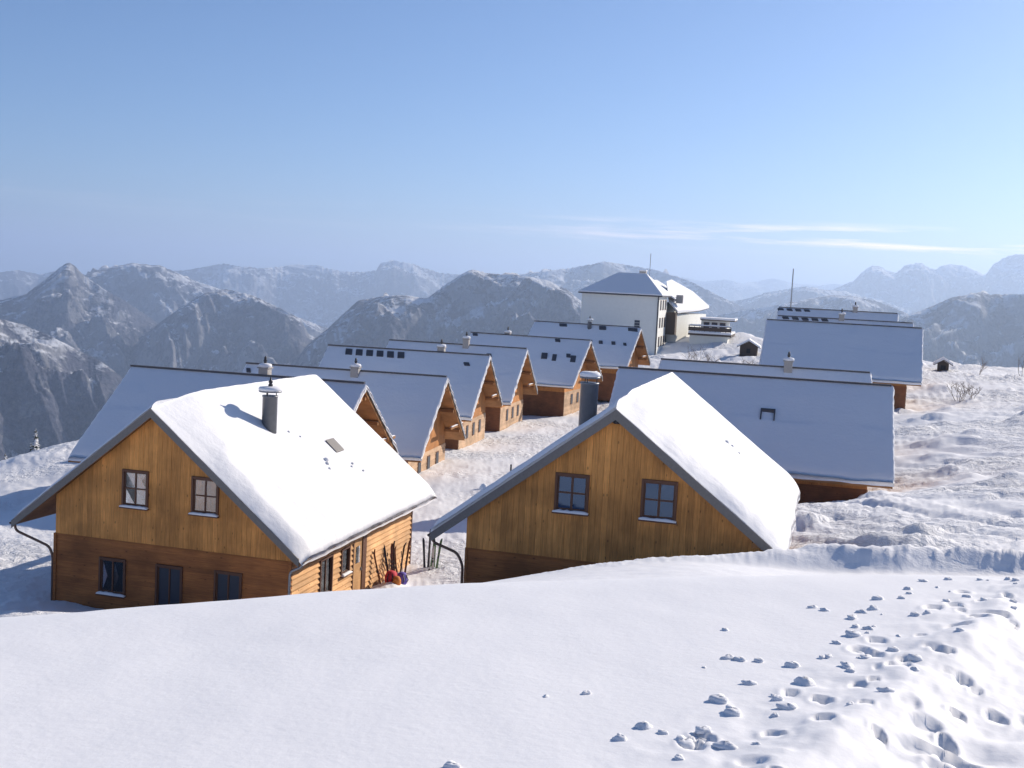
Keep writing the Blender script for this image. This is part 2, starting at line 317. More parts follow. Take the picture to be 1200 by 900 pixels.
    # drift in front of the near cabin's gable, heap beside its door
    z += lo * (.9 * np.exp(-(((x + 13.5) / 5)**2 + ((y - 37.5) / 1.6)**2)) + .5 * np.exp(-(((x + 4.9) / .9)**2 + ((y - 48.5) / 1.8)**2)) * (1 + .3 * fbm(x * 2, y * 2, 3, 81)))
    z += lo * sstep(330, 100, r) * .12 * fbm(x * .25, y * .25, 3, 83) * sstep(100, 140, y)
    return z
rp = random.Random(12)
for k in range(64):
    y = 4.9 + (rp.random()**1.2) * 6.6; x = .95 + .68 * (y - 5.4) + max(-.25, rp.gauss(.5, .5))
    PRINTS.append((x, y, rp.uniform(.03, .085), rp.uniform(.02, .06), rp.uniform(0, 3.14), rp.uniform(1.1, 1.9)))
def polar(az, r, zf):
    A, Rr = np.meshgrid(az, r); X = Rr * np.sin(A); Y = Rr * np.cos(A); return X, Y, zf(X, Y)
azf = np.radians(np.arange(-27.5, 27.51, .075)); rr = np.geomspace(2.2, 400, 720)
gm = grid_mesh('snow_ground', *polar(azf, rr, terrain), 'snow_ground', flip=True)
g = bpy.data.objects.new('ground', gm); COL.objects.link(g); tag(g, kind='structure')
azc = np.radians(np.arange(27.5, 332.51, 1.0)); rc = np.geomspace(2.2, 400, 90)
def zf_out(X, Y): return terrain(X, Y)
g2 = bpy.data.objects.new('ground', grid_mesh('snow_ground_around', *polar(azc, rc, zf_out), 'snow_ground', flip=True)); COL.objects.link(g2); tag(g2, kind='structure')
cz = float(terrain(np.array([.0]), np.array([.0]))[0])
X, Y, Z = polar(np.radians(np.arange(0, 361, 5)), np.array([.001, 1.0, 2.25]), terrain); g3 = bpy.data.objects.new('ground', grid_mesh('snow_underfoot', X, Y, Z - .003, 'snow_ground', flip=True)); COL.objects.link(g3); tag(g3, kind='structure')
def gz(x, y): return float(terrain(np.array([float(x)]), np.array([float(y)]))[0])

# ------------------------------------------------------------------ mountains
def mountmat():
    m, t, b = mat('mountain'); ge = N(t, 'ShaderNodeNewGeometry')
    def noise(scale, det=8, ro=.6):
        n = N(t, 'ShaderNodeTexNoise'); n.inputs['Scale'].default_value = scale; n.inputs['Detail'].default_value = det; n.inputs['Roughness'].default_value = ro; t.links.new(ge.outputs['Position'], n.inputs['Vector']); return n.outputs[0]
    def rng(v, a, b_, c=0., d=1.):
        r = N(t, 'ShaderNodeMapRange'); r.inputs[1].default_value = a; r.inputs[2].default_value = b_; r.inputs[3].default_value = c; r.inputs[4].default_value = d; t.links.new(v, r.inputs[0]); return r.outputs[0]
    big = noise(.0012); mid = noise(.012, 8, .7); fine = noise(.05, 6, .8)
    sp = N(t, 'ShaderNodeSeparateXYZ'); t.links.new(ge.outputs['Position'], sp.inputs[0]); sn = N(t, 'ShaderNodeSeparateXYZ'); t.links.new(ge.outputs['Normal'], sn.inputs[0])
    def add(a, b_):
        x = N(t, 'ShaderNodeMath', operation='ADD'); t.links.new(a, x.inputs[0]); t.links.new(b_, x.inputs[1]); return x.outputs[0]
    hgt = rng(sp.outputs[2], -1000, 300, -.16, .14)
    # forest where not too high
    fv = add(rng(big, .3, .7, .31, -.11), rng(mid, .25, .75, .46, -.38)); fneg = N(t, 'ShaderNodeMath', operation='SUBTRACT'); t.links.new(fv, fneg.inputs[0]); t.links.new(hgt, fneg.inputs[1])
    ff = rng(fneg.outputs[0], .02, .16)
    fc = N(t, 'ShaderNodeMix', data_type='RGBA'); fc.inputs['A'].default_value = (.018, .024, .042, 1); fc.inputs['B'].default_value = (.17, .17, .21, 1); t.links.new(rng(fine, .35, .7), fc.inputs['Factor'])
    rk = rng(sn.outputs[2], .84, .66)
    sc1 = N(t, 'ShaderNodeMix', data_type='RGBA'); sc1.inputs['A'].default_value = (.72, .73, .75, 1); sc1.inputs['B'].default_value = (.22, .22, .23, 1)
    t.links.new(mul(rk, rng(mid, .3, .55, .2, 1.), t), sc1.inputs['Factor'])
    mx = N(t, 'ShaderNodeMix', data_type='RGBA'); t.links.new(ff, mx.inputs['Factor']); t.links.new(sc1.outputs['Result'], mx.inputs['A']); t.links.new(fc.outputs['Result'], mx.inputs['B'])
    t.links.new(mx.outputs['Result'], b.inputs['Base Color']); b.inputs['Roughness'].default_value = .95; b.inputs['Specular IOR Level'].default_value = .1
    bp = N(t, 'ShaderNodeBump'); bp.inputs['Strength'].default_value = .9; bp.inputs['Distance'].default_value = 35; t.links.new(mid, bp.inputs['Height']); t.links.new(bp.outputs[0], b.inputs['Normal'])
    return m
M['mountain'] = mountmat()
FLOOR = -1050
LAYERS = [ # distance, spur size, seed, crest as (bearing deg, elevation deg)
 (7000, 900, 1, [(-29,-5.2),(-26.65,-3.28),(-23.91,-1.93),(-22.85,-1.62),(-21.96,-0.84),(-21.35,-0.27),(-21.07,-0.06),(-20.77,-0.24),(-20.43,-0.61),(-19.57,-1.20),(-18.62,-1.71),(-17.46,-2.46),(-16.28,-3.34),(-14.88,-4.51),(-12.86,-5.67),(-10.78,-7.05)]),
 (9500, 1100, 2, [(-26,-4),(-21.77,-1.57),(-20.69,-0.78),(-19.96,-0.43),(-18.28,0.05),(-16.94,-0.03),(-15.57,-0.61),(-14.19,-1.02),(-12.59,-1.44),(-10.75,-2.09),(-8.47,-2.90),(-5,-4.5)]),
 (6500, 700, 3, [(-20,-6),(-17.63,-3.27),(-16.50,-2.26),(-14.97,-1.18),(-13.99,-0.97),(-12.79,-1.20),(-11.37,-1.79),(-10.46,-2.25),(-10.03,-2.97),(-8.44,-3.65),(-5,-5.5)]),
 (16000, 1700, 4, [(-36,-1.5),(-27.99,-1.08),(-25.99,-0.89),(-23.92,-0.71),(-23.22,-0.56),(-22.32,-0.71),(-21.60,-0.55),(-20.32,-0.61),(-18.46,-0.51),(-15.78,-0.17),(-14.15,0.23),(-13.63,0.14),(-12.23,0.09),(-11.03,0.32),(-9.82,0.38),(-8.58,0.12),(-7.56,0.17),(-6.90,0.25),(-6.71,0.63),(-6.05,0.79),(-5.09,0.67),(-3.83,0.32),(-2.57,0.26),(-0.27,0.34),(1.83,0.36),(4,.2),(7,-.8)]),
 (5500, 800, 5, [(-14,-8),(-11.26,-5.00),(-10.09,-3.51),(-9.10,-2.60),(-7.71,-1.21),(-6.48,-0.94),(-5.44,-0.84),(-4.40,-0.96),(-3.59,-0.29),(-2.58,0.43),(-2.25,0.57),(-1.32,0.41),(-0.27,0.42),(0.65,0.34),(1.41,0.25),(2.48,-0.19),(3.36,-0.82),(4.89,-1.95),(7.49,-3.68),(11,-6.5)]),
 (11000, 1300, 6, [(-4,-.6),(-0.69,0.27),(0.64,0.51),(2.22,0.80),(3.87,1.17),(4.20,1.27),(5.54,1.13),(6.58,1.01),(7.42,0.81),(8.47,0.49),(9.73,-0.07),(10.98,-0.58),(12.23,-1.17),(13.87,-1.85),(16,-2.6)]),
 (27000, 2500, 7, [(-2,-.2),(3.92,0.38),(6.40,0.59),(8.04,0.71),(9.08,0.52),(10.09,0.69),(10.91,0.53),(12.29,0.84),(13.50,0.65),(14.49,0.62),(15.26,0.74),(16.44,0.52),(20,.1)]),
 (13500, 1300, 8, [(6,-1.8),(8.15,-0.94),(9.75,-0.44),(10.96,-0.25),(12.14,0.18),(13.32,0.44),(13.90,0.55),(14.70,0.43),(15.68,0.40),(16.86,0.14),(18.41,-0.26),(21,-1)]),
 (17000, 1600, 9, [(12,-1),(14.15,-0.08),(15.28,0.54),(16.03,0.90),(16.46,1.40),(16.82,1.66),(17.24,1.63),(17.52,1.45),(17.91,1.35),(18.26,1.72),(18.70,1.86),(19.00,1.87),(19.31,1.69),(19.65,1.58),(19.90,1.79),(20.30,1.88),(20.85,1.83),(21.30,1.65),(21.79,1.44),(22.04,1.88),(22.44,2.24),(23.03,2.46),(23.85,2.33),(25.43,1.90),(27.81,1.45),(33,.3)]),
 (6000, 800, 10, [(14,-4),(16.99,-1.66),(18.44,-0.65),(19.53,-0.11),(20.52,0.41),(21.49,0.62),(22.21,0.61),(23.45,0.68),(25.20,0.57),(27.61,-0.12),(33,-2)]),
 (8500, 900, 11, [(4,-3.4),(7.37,-1.81),(9.79,-1.06),(11.39,-0.64),(12.78,-0.36),(14.14,-0.00),(15.11,0.21),(16.08,0.22),(17.25,0.00),(18.42,-0.41),(19.60,-1.10),(23,-2.5)]),
 (4300, 600, 12, [(-33,-.8),(-25.98,-1.94),(-23.90,-2.78),(-23.01,-2.98),(-21.92,-3.41),(-20.63,-4.08),(-19.50,-4.64),(-18.35,-5.53),(-16.39,-6.77),(-13.98,-8.36),(-10,-10.5)]),
]
for (D, sp, sd_, tb) in LAYERS:
    ta = np.array(tb); a0, a1 = ta[0, 0], ta[-1, 0]; st = .05; az = np.arange(a0, a1, st)
    el = np.interp(az, ta[:, 0], ta[:, 1]); ker = np.ones(3) / 3; el = np.r_[el[0], np.convolve(el, ker, 'valid'), el[-1]]
    el = el + .03 * fbm(az * 2.2, az * 0 + sd_, 4, sd_ + 100) + (.07 if D > 10500 else .04) * fbm(az * 4.1, az * 0 + sd_, 4, sd_ + 101, True)
    Rc = D * (1 + .05 * fbm(az * .25, az * 0, 2, sd_ + 120)); Hc = Rc * np.tan(np.radians(el))
    Wd = 1.75 * (np.maximum(Hc, FLOOR + 60) - FLOOR)
    s = np.r_[-np.linspace(1, .04, 12), np.linspace(0, 1.0, 150)**1.15]           # behind .. crest .. towards the camera
    s2, A = np.meshgrid(s, np.radians(az), indexing='ij')
    Rm = Rc[None, :] - s2 * Wd[None, :]; X = Rm * np.sin(A); Y = Rm * np.cos(A)
    t = np.abs(s2); wx = X + .35 * sp * fbm(X / sp, Y / sp, 2, sd_ + 7); wy = Y + .35 * sp * fbm(X / sp, Y / sp, 2, sd_ + 17)
    rg = .62 * (np.clip(fbm(wx / sp, wy / sp, 7, sd_ + 30, True, .5) + .25, 0, 2)**1.7) + .45 * fbm((X * np.cos(A) - Y * np.sin(A)) / sp * 1.7 + 9 * fbm(X / sp / 4, Y / sp / 4, 2, sd_ + 3), (X * np.sin(A) + Y * np.cos(A)) / sp * .45, 4, sd_ + 60, True, .55)
    prof = (1 - t)**1.15
    Hrel = (Hc - FLOOR)[None, :]
    Z = FLOOR + Hrel * prof + (rg - .35) * .50 * Hrel * np.clip(t * 4, 0, 1) * (1 - t)**.8 * np.clip(1.4 - t, .3, 1)
    lim = Rm * np.tan(np.radians(el))[None, :] - .02 * Rm * np.clip(t * 3, 0, 1) * .35
    Z = np.where((s2 > 0), np.minimum(Z, lim), Z); Z[-1, :] = FLOOR - 20
    o = bpy.data.objects.new('mountain', grid_mesh('mountain', X, Y, Z, 'mountain')); COL.objects.link(o); tag(o, kind='structure')
def zval(X, Y):
    r = np.hypot(X, Y); z = -190 - (r - 395) * .42; f = FLOOR + 90 * fbm(X / 1500, Y / 1500, 4, 200)
    t = sstep(395, 1000, r); hill = z + 60 * t * fbm(X / 500, Y / 500, 5, 205, True)
    return np.maximum(hill, f) * 1.0
azv = np.radians(np.arange(-40, 320.1, .6)); rv = np.r_[np.geomspace(395, 3000, 90), np.geomspace(3100, 60000, 60)]
def zval2(X, Y):
    z = zval(X, Y); r = np.hypot(X, Y); inner = r < 396
    if inner.any(): z[inner] = terrain_base(X[inner], Y[inner])[0] - 1.5
    r2 = sstep(395, 700, r); e = terrain_base(X * 395 / r, Y * 395 / r)[0]
    return np.where(r < 700, (e - 1.5 - (r - 395) * .3) * (1 - r2) + z * r2, z)
v = bpy.data.objects.new('valley', grid_mesh('valley', *polar(azv, rv, zval2), 'mountain', flip=True)); COL.objects.link(v); tag(v, kind='structure')

# ------------------------------------------------------------------ building parts
def snow_slab(parent, side, L0, L1, half, tn, T0, front, back, seed, eave_drop=.25, ridge_T=None, over=.12, nx=44, ny=60, name='roof_snow', mat_='snow_roof', lump=0.03, grow=.28, rmp=False):
    """snow on one slope; side=+1 right, -1 left; front(s)/back(s): width over which it thins toward each gable edge"""
    s = np.linspace(0, 1, nx); y = L0 + (L1 - L0) * (.5 - .5 * np.cos(np.linspace(0, np.pi, ny)))
    Sg, Yg = np.meshgrid(s, y, indexing='ij'); wid = half + over
    edge = .5 * (fbm(Yg * .5, Yg * 0 + 3, 3, seed)) * .18
    Xg = Sg * (wid + edge)
    def rnd(d, w): q = np.clip(1 - d / w, 0, 1); return np.sqrt(np.clip(1 - q * q, 0, 1))
    fr = front(Sg) * (1 + .5 * fbm(Sg * 5, Yg * 0, 3, seed + 3)); fq = np.clip((Yg - L0 + .02) / fr, 0, 1)
    T = T0 * (fq**.85 * (1.0 + .12 * np.sin(fq * np.pi)) if rmp else rnd(Yg - L0 + .02, fr)) * rnd(L1 - Yg + .02, back(Sg))
    T = T * (.16 + .84 * sstep(0, 1.1, (1 - Sg) * half + .12 + .25 * fbm(Yg * 1.1, Yg * 0 + 5, 3, seed + 4))) * (1 + grow * sstep(.0, .8, Sg)) * (1 + .10 * fbm(Yg * .35, Xg * .3, 3, seed + 21)) if T0 > .5 else T * (.25 + .75 * rnd((1 - Sg) * half + .02, .3))
    T = T + .03 + lump * fbm(Xg * .9, Yg * .9, 4, seed + 5) * T0 / .5 + .05 * T0 * fbm(Yg * 1.3, Xg * .25, 3, seed + 8)
    if T0 <= .31 and half > 6.1:
        ln = .48 + .14 * fbm(Yg * .16, Yg * 0, 3, seed + 31); T = T + .05 * sstep(-.03, .03, Sg - ln) * sstep(-.3, .2, fbm(Yg * .25, Yg * 0 + 2, 2, seed + 33)) + .11 * fbm(Yg * .30, Xg * .30, 5, seed + 35, gain=.6)
        Yg = Yg + .10 * fbm(Xg * 2.2, Yg * 0 + 1, 3, seed + 37) * (sstep(L0 + .6, L0, Yg) - sstep(L1 - .6, L1, Yg))
    T = np.maximum(T, .02)
    sag = eave_drop * sstep(half - .35, wid + .05, Xg)
    zt = -tn * Xg + T - sag; zb = -tn * Xg - sag * .9 + .004
    X = side * Xg
    top = np.stack([X, Yg, zt], -1); bot = np.stack([X, Yg, zb], -1)
    m = MB(); a, b = X.shape
    vs = np.concatenate([top.reshape(-1, 3), bot.reshape(-1, 3)]).tolist(); n = a * b; fs = []
    for i in range(a - 1):
        for j in range(b - 1):
            p = i * b + j; q = (p, p + b, p + b + 1, p + 1)
            fs.append(q if side > 0 else q[::-1])
    def rim(idx):
        for p, q in zip(idx[:-1], idx[1:]): fs.append((p, q, q + n, p + n) if side < 0 else (q, p, p + n, q + n))
    rim([i * b for i in range(a)][::-1]); rim([i * b + b - 1 for i in range(a)]); rim([(a - 1) * b + j for j in range(b)][::-1]); rim([j for j in range(b)])
    m.add(vs, fs); return m.build(name, mat_, parent, smooth=True)

def cut_boards(parent, name, ma, x0, x1, wd, z0, ztop, holes, y, th, vertical=True):
    """vertical boards on a gable facing -Y at plane y; holes = [(xa,xb,za,zb)]"""
    x = x0; k = 0
    while x < x1 - .02:
        xa, xb = x + .003, min(x + wd, x1) - .003; yy = y - th - random.uniform(0, .008)
        segs = [(xa, xb, z0, None)]
        for (a, b, c, d) in holes:
            new = []
            for (sa, sb, s0, s1) in segs:
                top = s1 if s1 is not None else min(ztop(sa), ztop(sb))
                if sb <= a or sa >= b or top <= c or s0 >= d: new.append((sa, sb, s0, s1)); continue
                if c - s0 > .02: new.append((sa, sb, s0, c))
                if (s1 is None) or s1 - d > .02: new.append((sa, sb, d, s1))
                if a - sa > .02: new.append((sa, a, c, d))
                if sb - b > .02: new.append((b, sb, c, d))
            segs = new
        for (sa, sb, s0, s1) in segs:
            if s1 is None:
                za, zb_ = ztop(sa), ztop(sb)
                if min(za, zb_) < s0 + .01: continue
                pts = [(sa, s0), (sb, s0), (sb, zb_), (sa, za)]
                if sa < 0 < sb: pts = [(sa, s0), (sb, s0), (sb, zb_), (0, ztop(0)), (sa, za)]
            else: pts = [(sa, s0), (sb, s0), (sb, s1), (sa, s1)]
            MB().poly_y(pts, yy, y).build(name, ma, parent)
        x += wd

def lap_front(parent, name, ma, x0, x1, z0, z1, h, holes, y):
    z = z1; 
    while z > z0 + .02:
        zb = max(z - h, z0); iv = [(x0, x1)]
        for (a, b, c, d) in holes:
            if zb < d and z > c: iv = [q for (p, r) in iv for q in ((p, min(r, a)), (max(p, b), r)) if q[1] - q[0] > .03]
        for (a, b) in iv: MB().poly_x([(y, zb), (y - .05, zb), (y - .008, z), (y, z)], a, b).build(name, ma, parent)
        z -= h
def lap_side(parent, name, ma, y0, y1, z0, z1, h, holes, x, sg=1):
    z = z1
    while z > z0 + .02:
        zb = max(z - h, z0); iv = [(y0, y1)]
        for (a, b, c, d) in holes:
            if zb < d and z > c: iv = [q for (p, r) in iv for q in ((p, min(r, a)), (max(p, b), r)) if q[1] - q[0] > .03]
        for (a, b) in iv: MB().poly_y([(x, zb), (x + sg * .085, zb), (x + sg * .085, zb + .04), (x + sg * .012, z), (x, z)], a, b).build(name, ma, parent)
        z -= h

def window(parent, xa, xb, za, zb, y, face='F', curtain=False, panes=(2, 2), snow=True, lab=None, depth=.02, glass='glass'):
    """window part > sill, panes, curtain, snow. Built for plane facing -Y; face 'R' turns it to +X at x=y"""
    def tf(m):
        if face == 'R': m.v = [(y - py, px, pz) for px, py, pz in m.v]
        else: m.v = [(px, y + py, pz) for px, py, pz in m.v]
        return m
    c = .085; m = MB()
    m.box((xa - c, -.06, za - c), (xa, .10, zb + c)); m.box((xb, -.06, za - c), (xb + c, .10, zb + c)); m.box((xa, -.058, zb), (xb, .10, zb + c)); m.box((xa, -.058, za - c), (xb, .10, za))
    nx, nz = panes; s = .045
    m.box((xa, -.01, za), (xa + s, .05, zb)); m.box((xb - s, -.01, za), (xb, .05, zb)); m.box((xa + s, -.008, zb - s), (xb - s, .048, zb)); m.box((xa + s, -.008, za), (xb - s, .048, za + s))
    for i in range(1, nx): q = xa + (xb - xa) * i / nx; m.box((q - .028, -.012, za + s), (q + .028, .046, zb - s))
    for j in range(1, nz): q = za + (zb - za) * j / nz; m.box((xa + s, -.005, q - .02), (xb - s, .044, q + .02))
    w = tf(m).build('window', 'casing', parent, bevel=.006)
    if lab: w['label'] = lab
    for i in range(nx):
        for j in range(nz):
            a, b = xa + (xb - xa) * i / nx, xa + (xb - xa) * (i + 1) / nx; c0, c1 = za + (zb - za) * j / nz, za + (zb - za) * (j + 1) / nz
            t = random.uniform(-.004, .004); tf(MB().hexa([(a + .04, .020 + t, c0 + .03), (b - .04, .020, c0 + .03), (b - .04, .028, c0 + .03), (a + .04, .028 + t, c0 + .03), (a + .04, .020 - t, c1 - .03), (b - .04, .020, c1 - .03), (b - .04, .028, c1 - .03), (a + .04, .028 - t, c1 - .03)])).build('pane', glass, w)
    tf(MB().box((xa + .01, .102, za + .01), (xb - .01, .12, zb - .01))).build('interior', 'room', w)
    if curtain:
        n = 15; m = MB(); vs = []; fs = []
        for k in range(n + 1):
            q = xa + .04 + (xb - xa - .08) * k / n; yy = .075 + .015 * math.sin(k * 2.1); vs += [(q, yy, za + .04), (q, yy, zb - .04)]
        for k in range(n): fs.append((2 * k, 2 * k + 2, 2 * k + 3, 2 * k + 1))
        tf(m.add(vs, fs)).build('curtain', 'curtain', w)
    tf(MB().box((xa - .12, -.16, za - c - .05), (xb + .12, .02, za - c - .002))).build('sill', 'casing', w)
    if snow: tf(snowstrip(xa - .11, xb + .11, -.155, -.03, za - c - .002, .09)).build('sill_snow', 'snow', w, smooth=True)
    return w
def snowstrip(xa, xb, ya, yb, z, h, n=10):
    m = MB(); vs = []; fs = []
    for k in range(n + 1):
        x = xa + (xb - xa) * k / n; hh = h * (.75 + .4 * random.random()) * (1 if 0 < k < n else .5); d = (yb - ya)
        vs += [(x, ya - .01, z), (x, ya - .015, z + hh * .6), (x, ya + d * .35, z + hh), (x, yb, z + hh * .95), (x, yb, z)]
    for k in range(n):
        for j in range(4): fs.append((5 * k + j, 5 * k + 5 + j, 5 * k + 6 + j, 5 * k + 1 + j)[::1])
    fs += [(0, 1, 2, 3, 4), tuple(5 * n + j for j in (4, 3, 2, 1, 0))]
    return m.add(vs, fs)

def flue(parent, x, y, zb, zt, r=.30, cw=1.5, fin=True):
    """round metal chimney with a snow-topped cowl and a finial"""
    c = MB().lathe([(r, zb), (r, zt - .06), (r * 1.06, zt - .06), (r * 1.06, zt)], (x, y, 0), 28).build('chimney', 'flue', parent, smooth=False)
    c.data.polygons.foreach_set('use_smooth', [len(p.vertices) == 4 and abs(p.normal.z) < .3 for p in c.data.polygons])
    for k in range(3):
        a = k * 2.09 + .4; MB().tube([(x + r * .8 * math.cos(a), y + r * .8 * math.sin(a), zt), (x + r * .8 * math.cos(a), y + r * .8 * math.sin(a), zt + .16)], .02, 5).build('strut', 'dark', c)
    MB().lathe([(r * cw, zt + .14), (r * (cw + .05), zt + .17), (r * cw, zt + .21), (r * .5, zt + .26)], (x, y, 0), 24).build('cowl', 'flue', c, smooth=True)
    pr = [(r * cw, zt + .20), (r * (cw + .08), zt + .27), (r * (cw - .05), zt + .34), (r * .9, zt + .37), (r * .15, zt + .38)]
    MB().lathe(pr, (x, y, 0), 24).build('cap_snow', 'snow', c, smooth=True)
    if fin: MB().lathe([(.09, zt + .36), (.10, zt + .44), (.06, zt + .50), (.10, zt + .56), (.045, zt + .64), (.02, zt + .76)], (x, y, 0), 10).build('finial', 'dark', c, smooth=True)
    return c
def stack(parent, x, y, zb, zt, r=.32, ma='brick', fin=True):
    c = MB().box((x - r, y - r, zb), (x + r, y + r, zt)).build('chimney', ma, parent, bevel=.02)
    MB().box((x - r - .07, y - r - .07, zt + .002), (x + r + .07, y + r + .07, zt + .07)).build('capstone', 'brick', c, bevel=.01)
    MB().lathe([(r * 1.25, zt + .07), (r * 1.38, zt + .16), (r * 1.25, zt + .26), (r * .6, zt + .31), (.03, zt + .32)], (x, y, 0), 12).build('cap_snow', 'snow', c, smooth=True)
    if fin: MB().lathe([(.08, zt + .28), (.09, zt + .42), (.13, zt + .46), (.07, zt + .56), (.09, zt + .64), (.02, zt + .74)], (x, y, 0), 8).build('cowl', 'dark', c, smooth=True)
    return c

def shell(t, hl, hr, tn, L, wl, wr, seam, gh, of, ob, lowm, upm, th=.16):
    """walls and roof deck. z measured down from the apex, empty sits at the apex"""
    y0, y1 = of, L - ob
    eps = .02 + th * math.sqrt(1 + tn * tn)
    up_ = MB().poly_y([(-wl, -seam), (wr, -seam), (wr, -tn * wr - eps), (0, -eps), (-wl, -tn * wl - eps)], y0, y1).build('upper_wall', upm, t)
    MB().box((-wl + .01, y0 + .01, -gh), (wr - .01, y1 - .01, -seam - .001)).build('lower_wall', lowm, t)
    for s, h in ((-1, hl), (1, hr)):
        v = th * math.sqrt(1 + tn * tn); m = MB()
        m.poly_y([(0, 0), (s * h, -tn * h), (s * h, -tn * h - v), (0, -v)][::s], .03, L - .03).build('roof', 'soffit', t)
def fascia(t, hl, hr, tn, L, ma='fascia', w=.24, both=True):
    for s, h in ((-1, hl), (1, hr)):
        for y in ((-.012, L - .03) if both else (-.012,)):
            m = MB(); m.poly_y([(0, .02), (s * (h + .02), -tn * h + .0), (s * (h + .02), -tn * h - w - .06), (0, -w - .06)][::s], y, y + .042).build('fascia_board', ma, t)

# ------------------------------------------------------------------ near cabin on the left
PA = Vector((-13.362, 42.875, -5.329))
A = thing('chalet', PA, -YAW, label='nearest chalet on the left, dark flue, curtained gable windows, skis by its side wall', cat='chalet', group='wooden chalets with snow covered roofs')
hl, hr, tn, L, wl, wr, seam, gh, of, ob = 6.0, 6.2, .802, 14.6, 4.32, 5.69, 5.2, 9.2, .45, 1.7
shell(A, hl, hr, tn, L, wl, wr, seam, gh, of, ob, 'lower', 'board')
fascia(A, hl, hr, tn, L)
ztA = lambda x: -tn * abs(x) - .22 - .02
upw = [(-1.30, -.34, -3.76, -2.50), (1.66, 2.63, -3.74, -2.50)]
cut_boards(A, 'board', 'board', -wl, wr, .20, -seam, ztA, [(a - .04, b + .04, c - .04, d + .04) for a, b, c, d in upw], of - .001, .03)
window(A, *upw[0], of - .05, curtain=True, lab='window with pale curtains, nearer the left eave')
window(A, *upw[1], of - .05, curtain=True, lab='window with pale curtains, nearer the right eave')
low_w = [(-2.25, -1.25, -7.25, -6.0), (.22, 1.2, -7.6, -6.0), (2.7, 3.68, -7.4, -5.95)]
lap_front(A, 'siding_board', 'lower', -wl, wr, -8.9, -seam - .06, .20, [(a - .04, b + .04, c - .04, d + .04) for a, b, c, d in low_w], of + .008)
MB().box((-wl, of - .055, -seam - .06), (wr, of + .006, -seam)).build('trim_board', 'lower', A)
for i, q in enumerate(low_w):
    w_ = window(A, *q, of - .03, panes=(2, 1), snow=(i == 0), glass='shutter' if i else 'glass')
MB().box((5.02, of - .16, -4.30), (5.22, of - .035, -4.10)).build('lamp', 'casing', A, bevel=.01)
for xx in (-wl, wr): MB().box((xx - .06, of - .075, -8.9), (xx + .06, of + .05, (-seam if xx > 0 else -seam))).build('corner_board', 'lower', A)
# side wall facing the lane
sw = [(2.95, 3.95, -7.15, -5.75), (4.95, 5.65, -6.7, -5.75)]; door = (6.15, 7.45, -8.6, -5.45)
hs = [(a - .03, b + .03, c - .03, d + .03) for a, b, c, d in sw] + [(door[0] - .05, door[1] + .05, door[2], door[3] + .05)]
lap_side(A, 'siding_board', 'siding', of - .03, L - ob, -8.9, -tn * wr - .24, .22, hs, wr + .001)
for q in sw:
    w_ = window(A, *q, wr + .05, face='R', panes=(2, 1) if q[0] < 4 else (1, 1), snow=True)
d = MB().box((wr + .002, door[0], -8.6), (wr + .06, door[0] + .9, door[3])).build('door', 'siding', A)
MB().box((wr + .002, door[0] + .9, -8.6), (wr + .10, door[1], door[3])).build('recess_shade_panel', 'casing', A)  # solid panel whose dark colour paints the shade of a recess beside the door
MB().box((wr + .062, door[0] + .25, -6.6), (wr + .075, door[0] + .65, -5.9)).build('pane', 'glass', d)
MB().box((wr + .062, door[0] + .78, -7.0), (wr + .10, door[0] + .82, -6.86)).build('handle', 'metal', d)
for a, b in ((wr + .002, wr + .09),): MB().box((a, door[0] - .08, -8.6), (b, door[0], door[3] + .08)).build('door_frame', 'casing', d); MB().box((a, door[0], door[3] + .002), (b, door[1] + .05, door[3] + .08)).build('door_frame', 'casing', d)
MB().box((wr + .05, 5.0, -5.58), (wr + .12, 6.0, -5.32)).build('sign_board', 'pale', A, bevel=.01)
MB().box((wr + .05, 6.5, -5.36), (wr + .13, 7.3, -5.12)).build('sign_board', 'pale', A, bevel=.01)
MB().box((wr - .05, L - ob - .02, -8.9), (wr + .09, L - ob + .10, -tn * wr - .24)).build('corner_board', 'casing', A)
for y in (1.0, 4.3, 7.6, 10.9):      # rafter tails under the lane-side eave
    MB().box((wr + .05, y, -tn * hr - .26), (hr - .03, y + .12, -tn * hr - .06)).build('rafter_tail', 'casing', A)
# gutters and downpipes
def gutter(t, x, z, y0, y1, ma='copper'):
    m = MB(); n = 7; vs = []; fs = []
    for yy in (y0, y1):
        for k in range(n): a = math.pi * k / (n - 1); vs.append((x + .075 * math.cos(a), yy, z - .075 * math.sin(a)))
        for k in range(n): a = math.pi * (n - 1 - k) / (n - 1); vs.append((x + .066 * math.cos(a), yy, z - .066 * math.sin(a)))
    q = 2 * n
    for k in range(q): fs.append((k, (k + 1) % q, (k + 1) % q + q, k + q))
    fs += [tuple(range(q))[::-1], tuple(range(q, 2 * q))]
    return m.add(vs, fs).build('gutter', ma, t)
def downpipe(t, pts, ma='metal', r=.05):
    P = [Vector(p) for p in pts]; out_ = [P[0]]
    for i in range(1, len(P) - 1):
        a = (P[i - 1] - P[i]).normalized(); b = (P[i + 1] - P[i]).normalized(); k = .18
        for s in (0, .25, .5, .75, 1): out_.append(P[i] + a * k * (1 - s)**2 + b * k * s**2)
    out_.append(P[-1]); return MB().tube(out_, r, 8).build('downpipe', ma, t, smooth=True)
gutter(A, hr + .09, -tn * hr - .10, .05, L - .05); gutter(A, -hl - .09, -tn * hl - .10, .05, L - .05)
downpipe(A, [(-hl - .09, .3, -tn * hl - .15), (-hl - .07, .3, -tn * hl - .45), (-wl - .25, .38, -5.75), (-wl - .10, .40, -6.1), (-wl - .10, .40, -9)], 'copper')
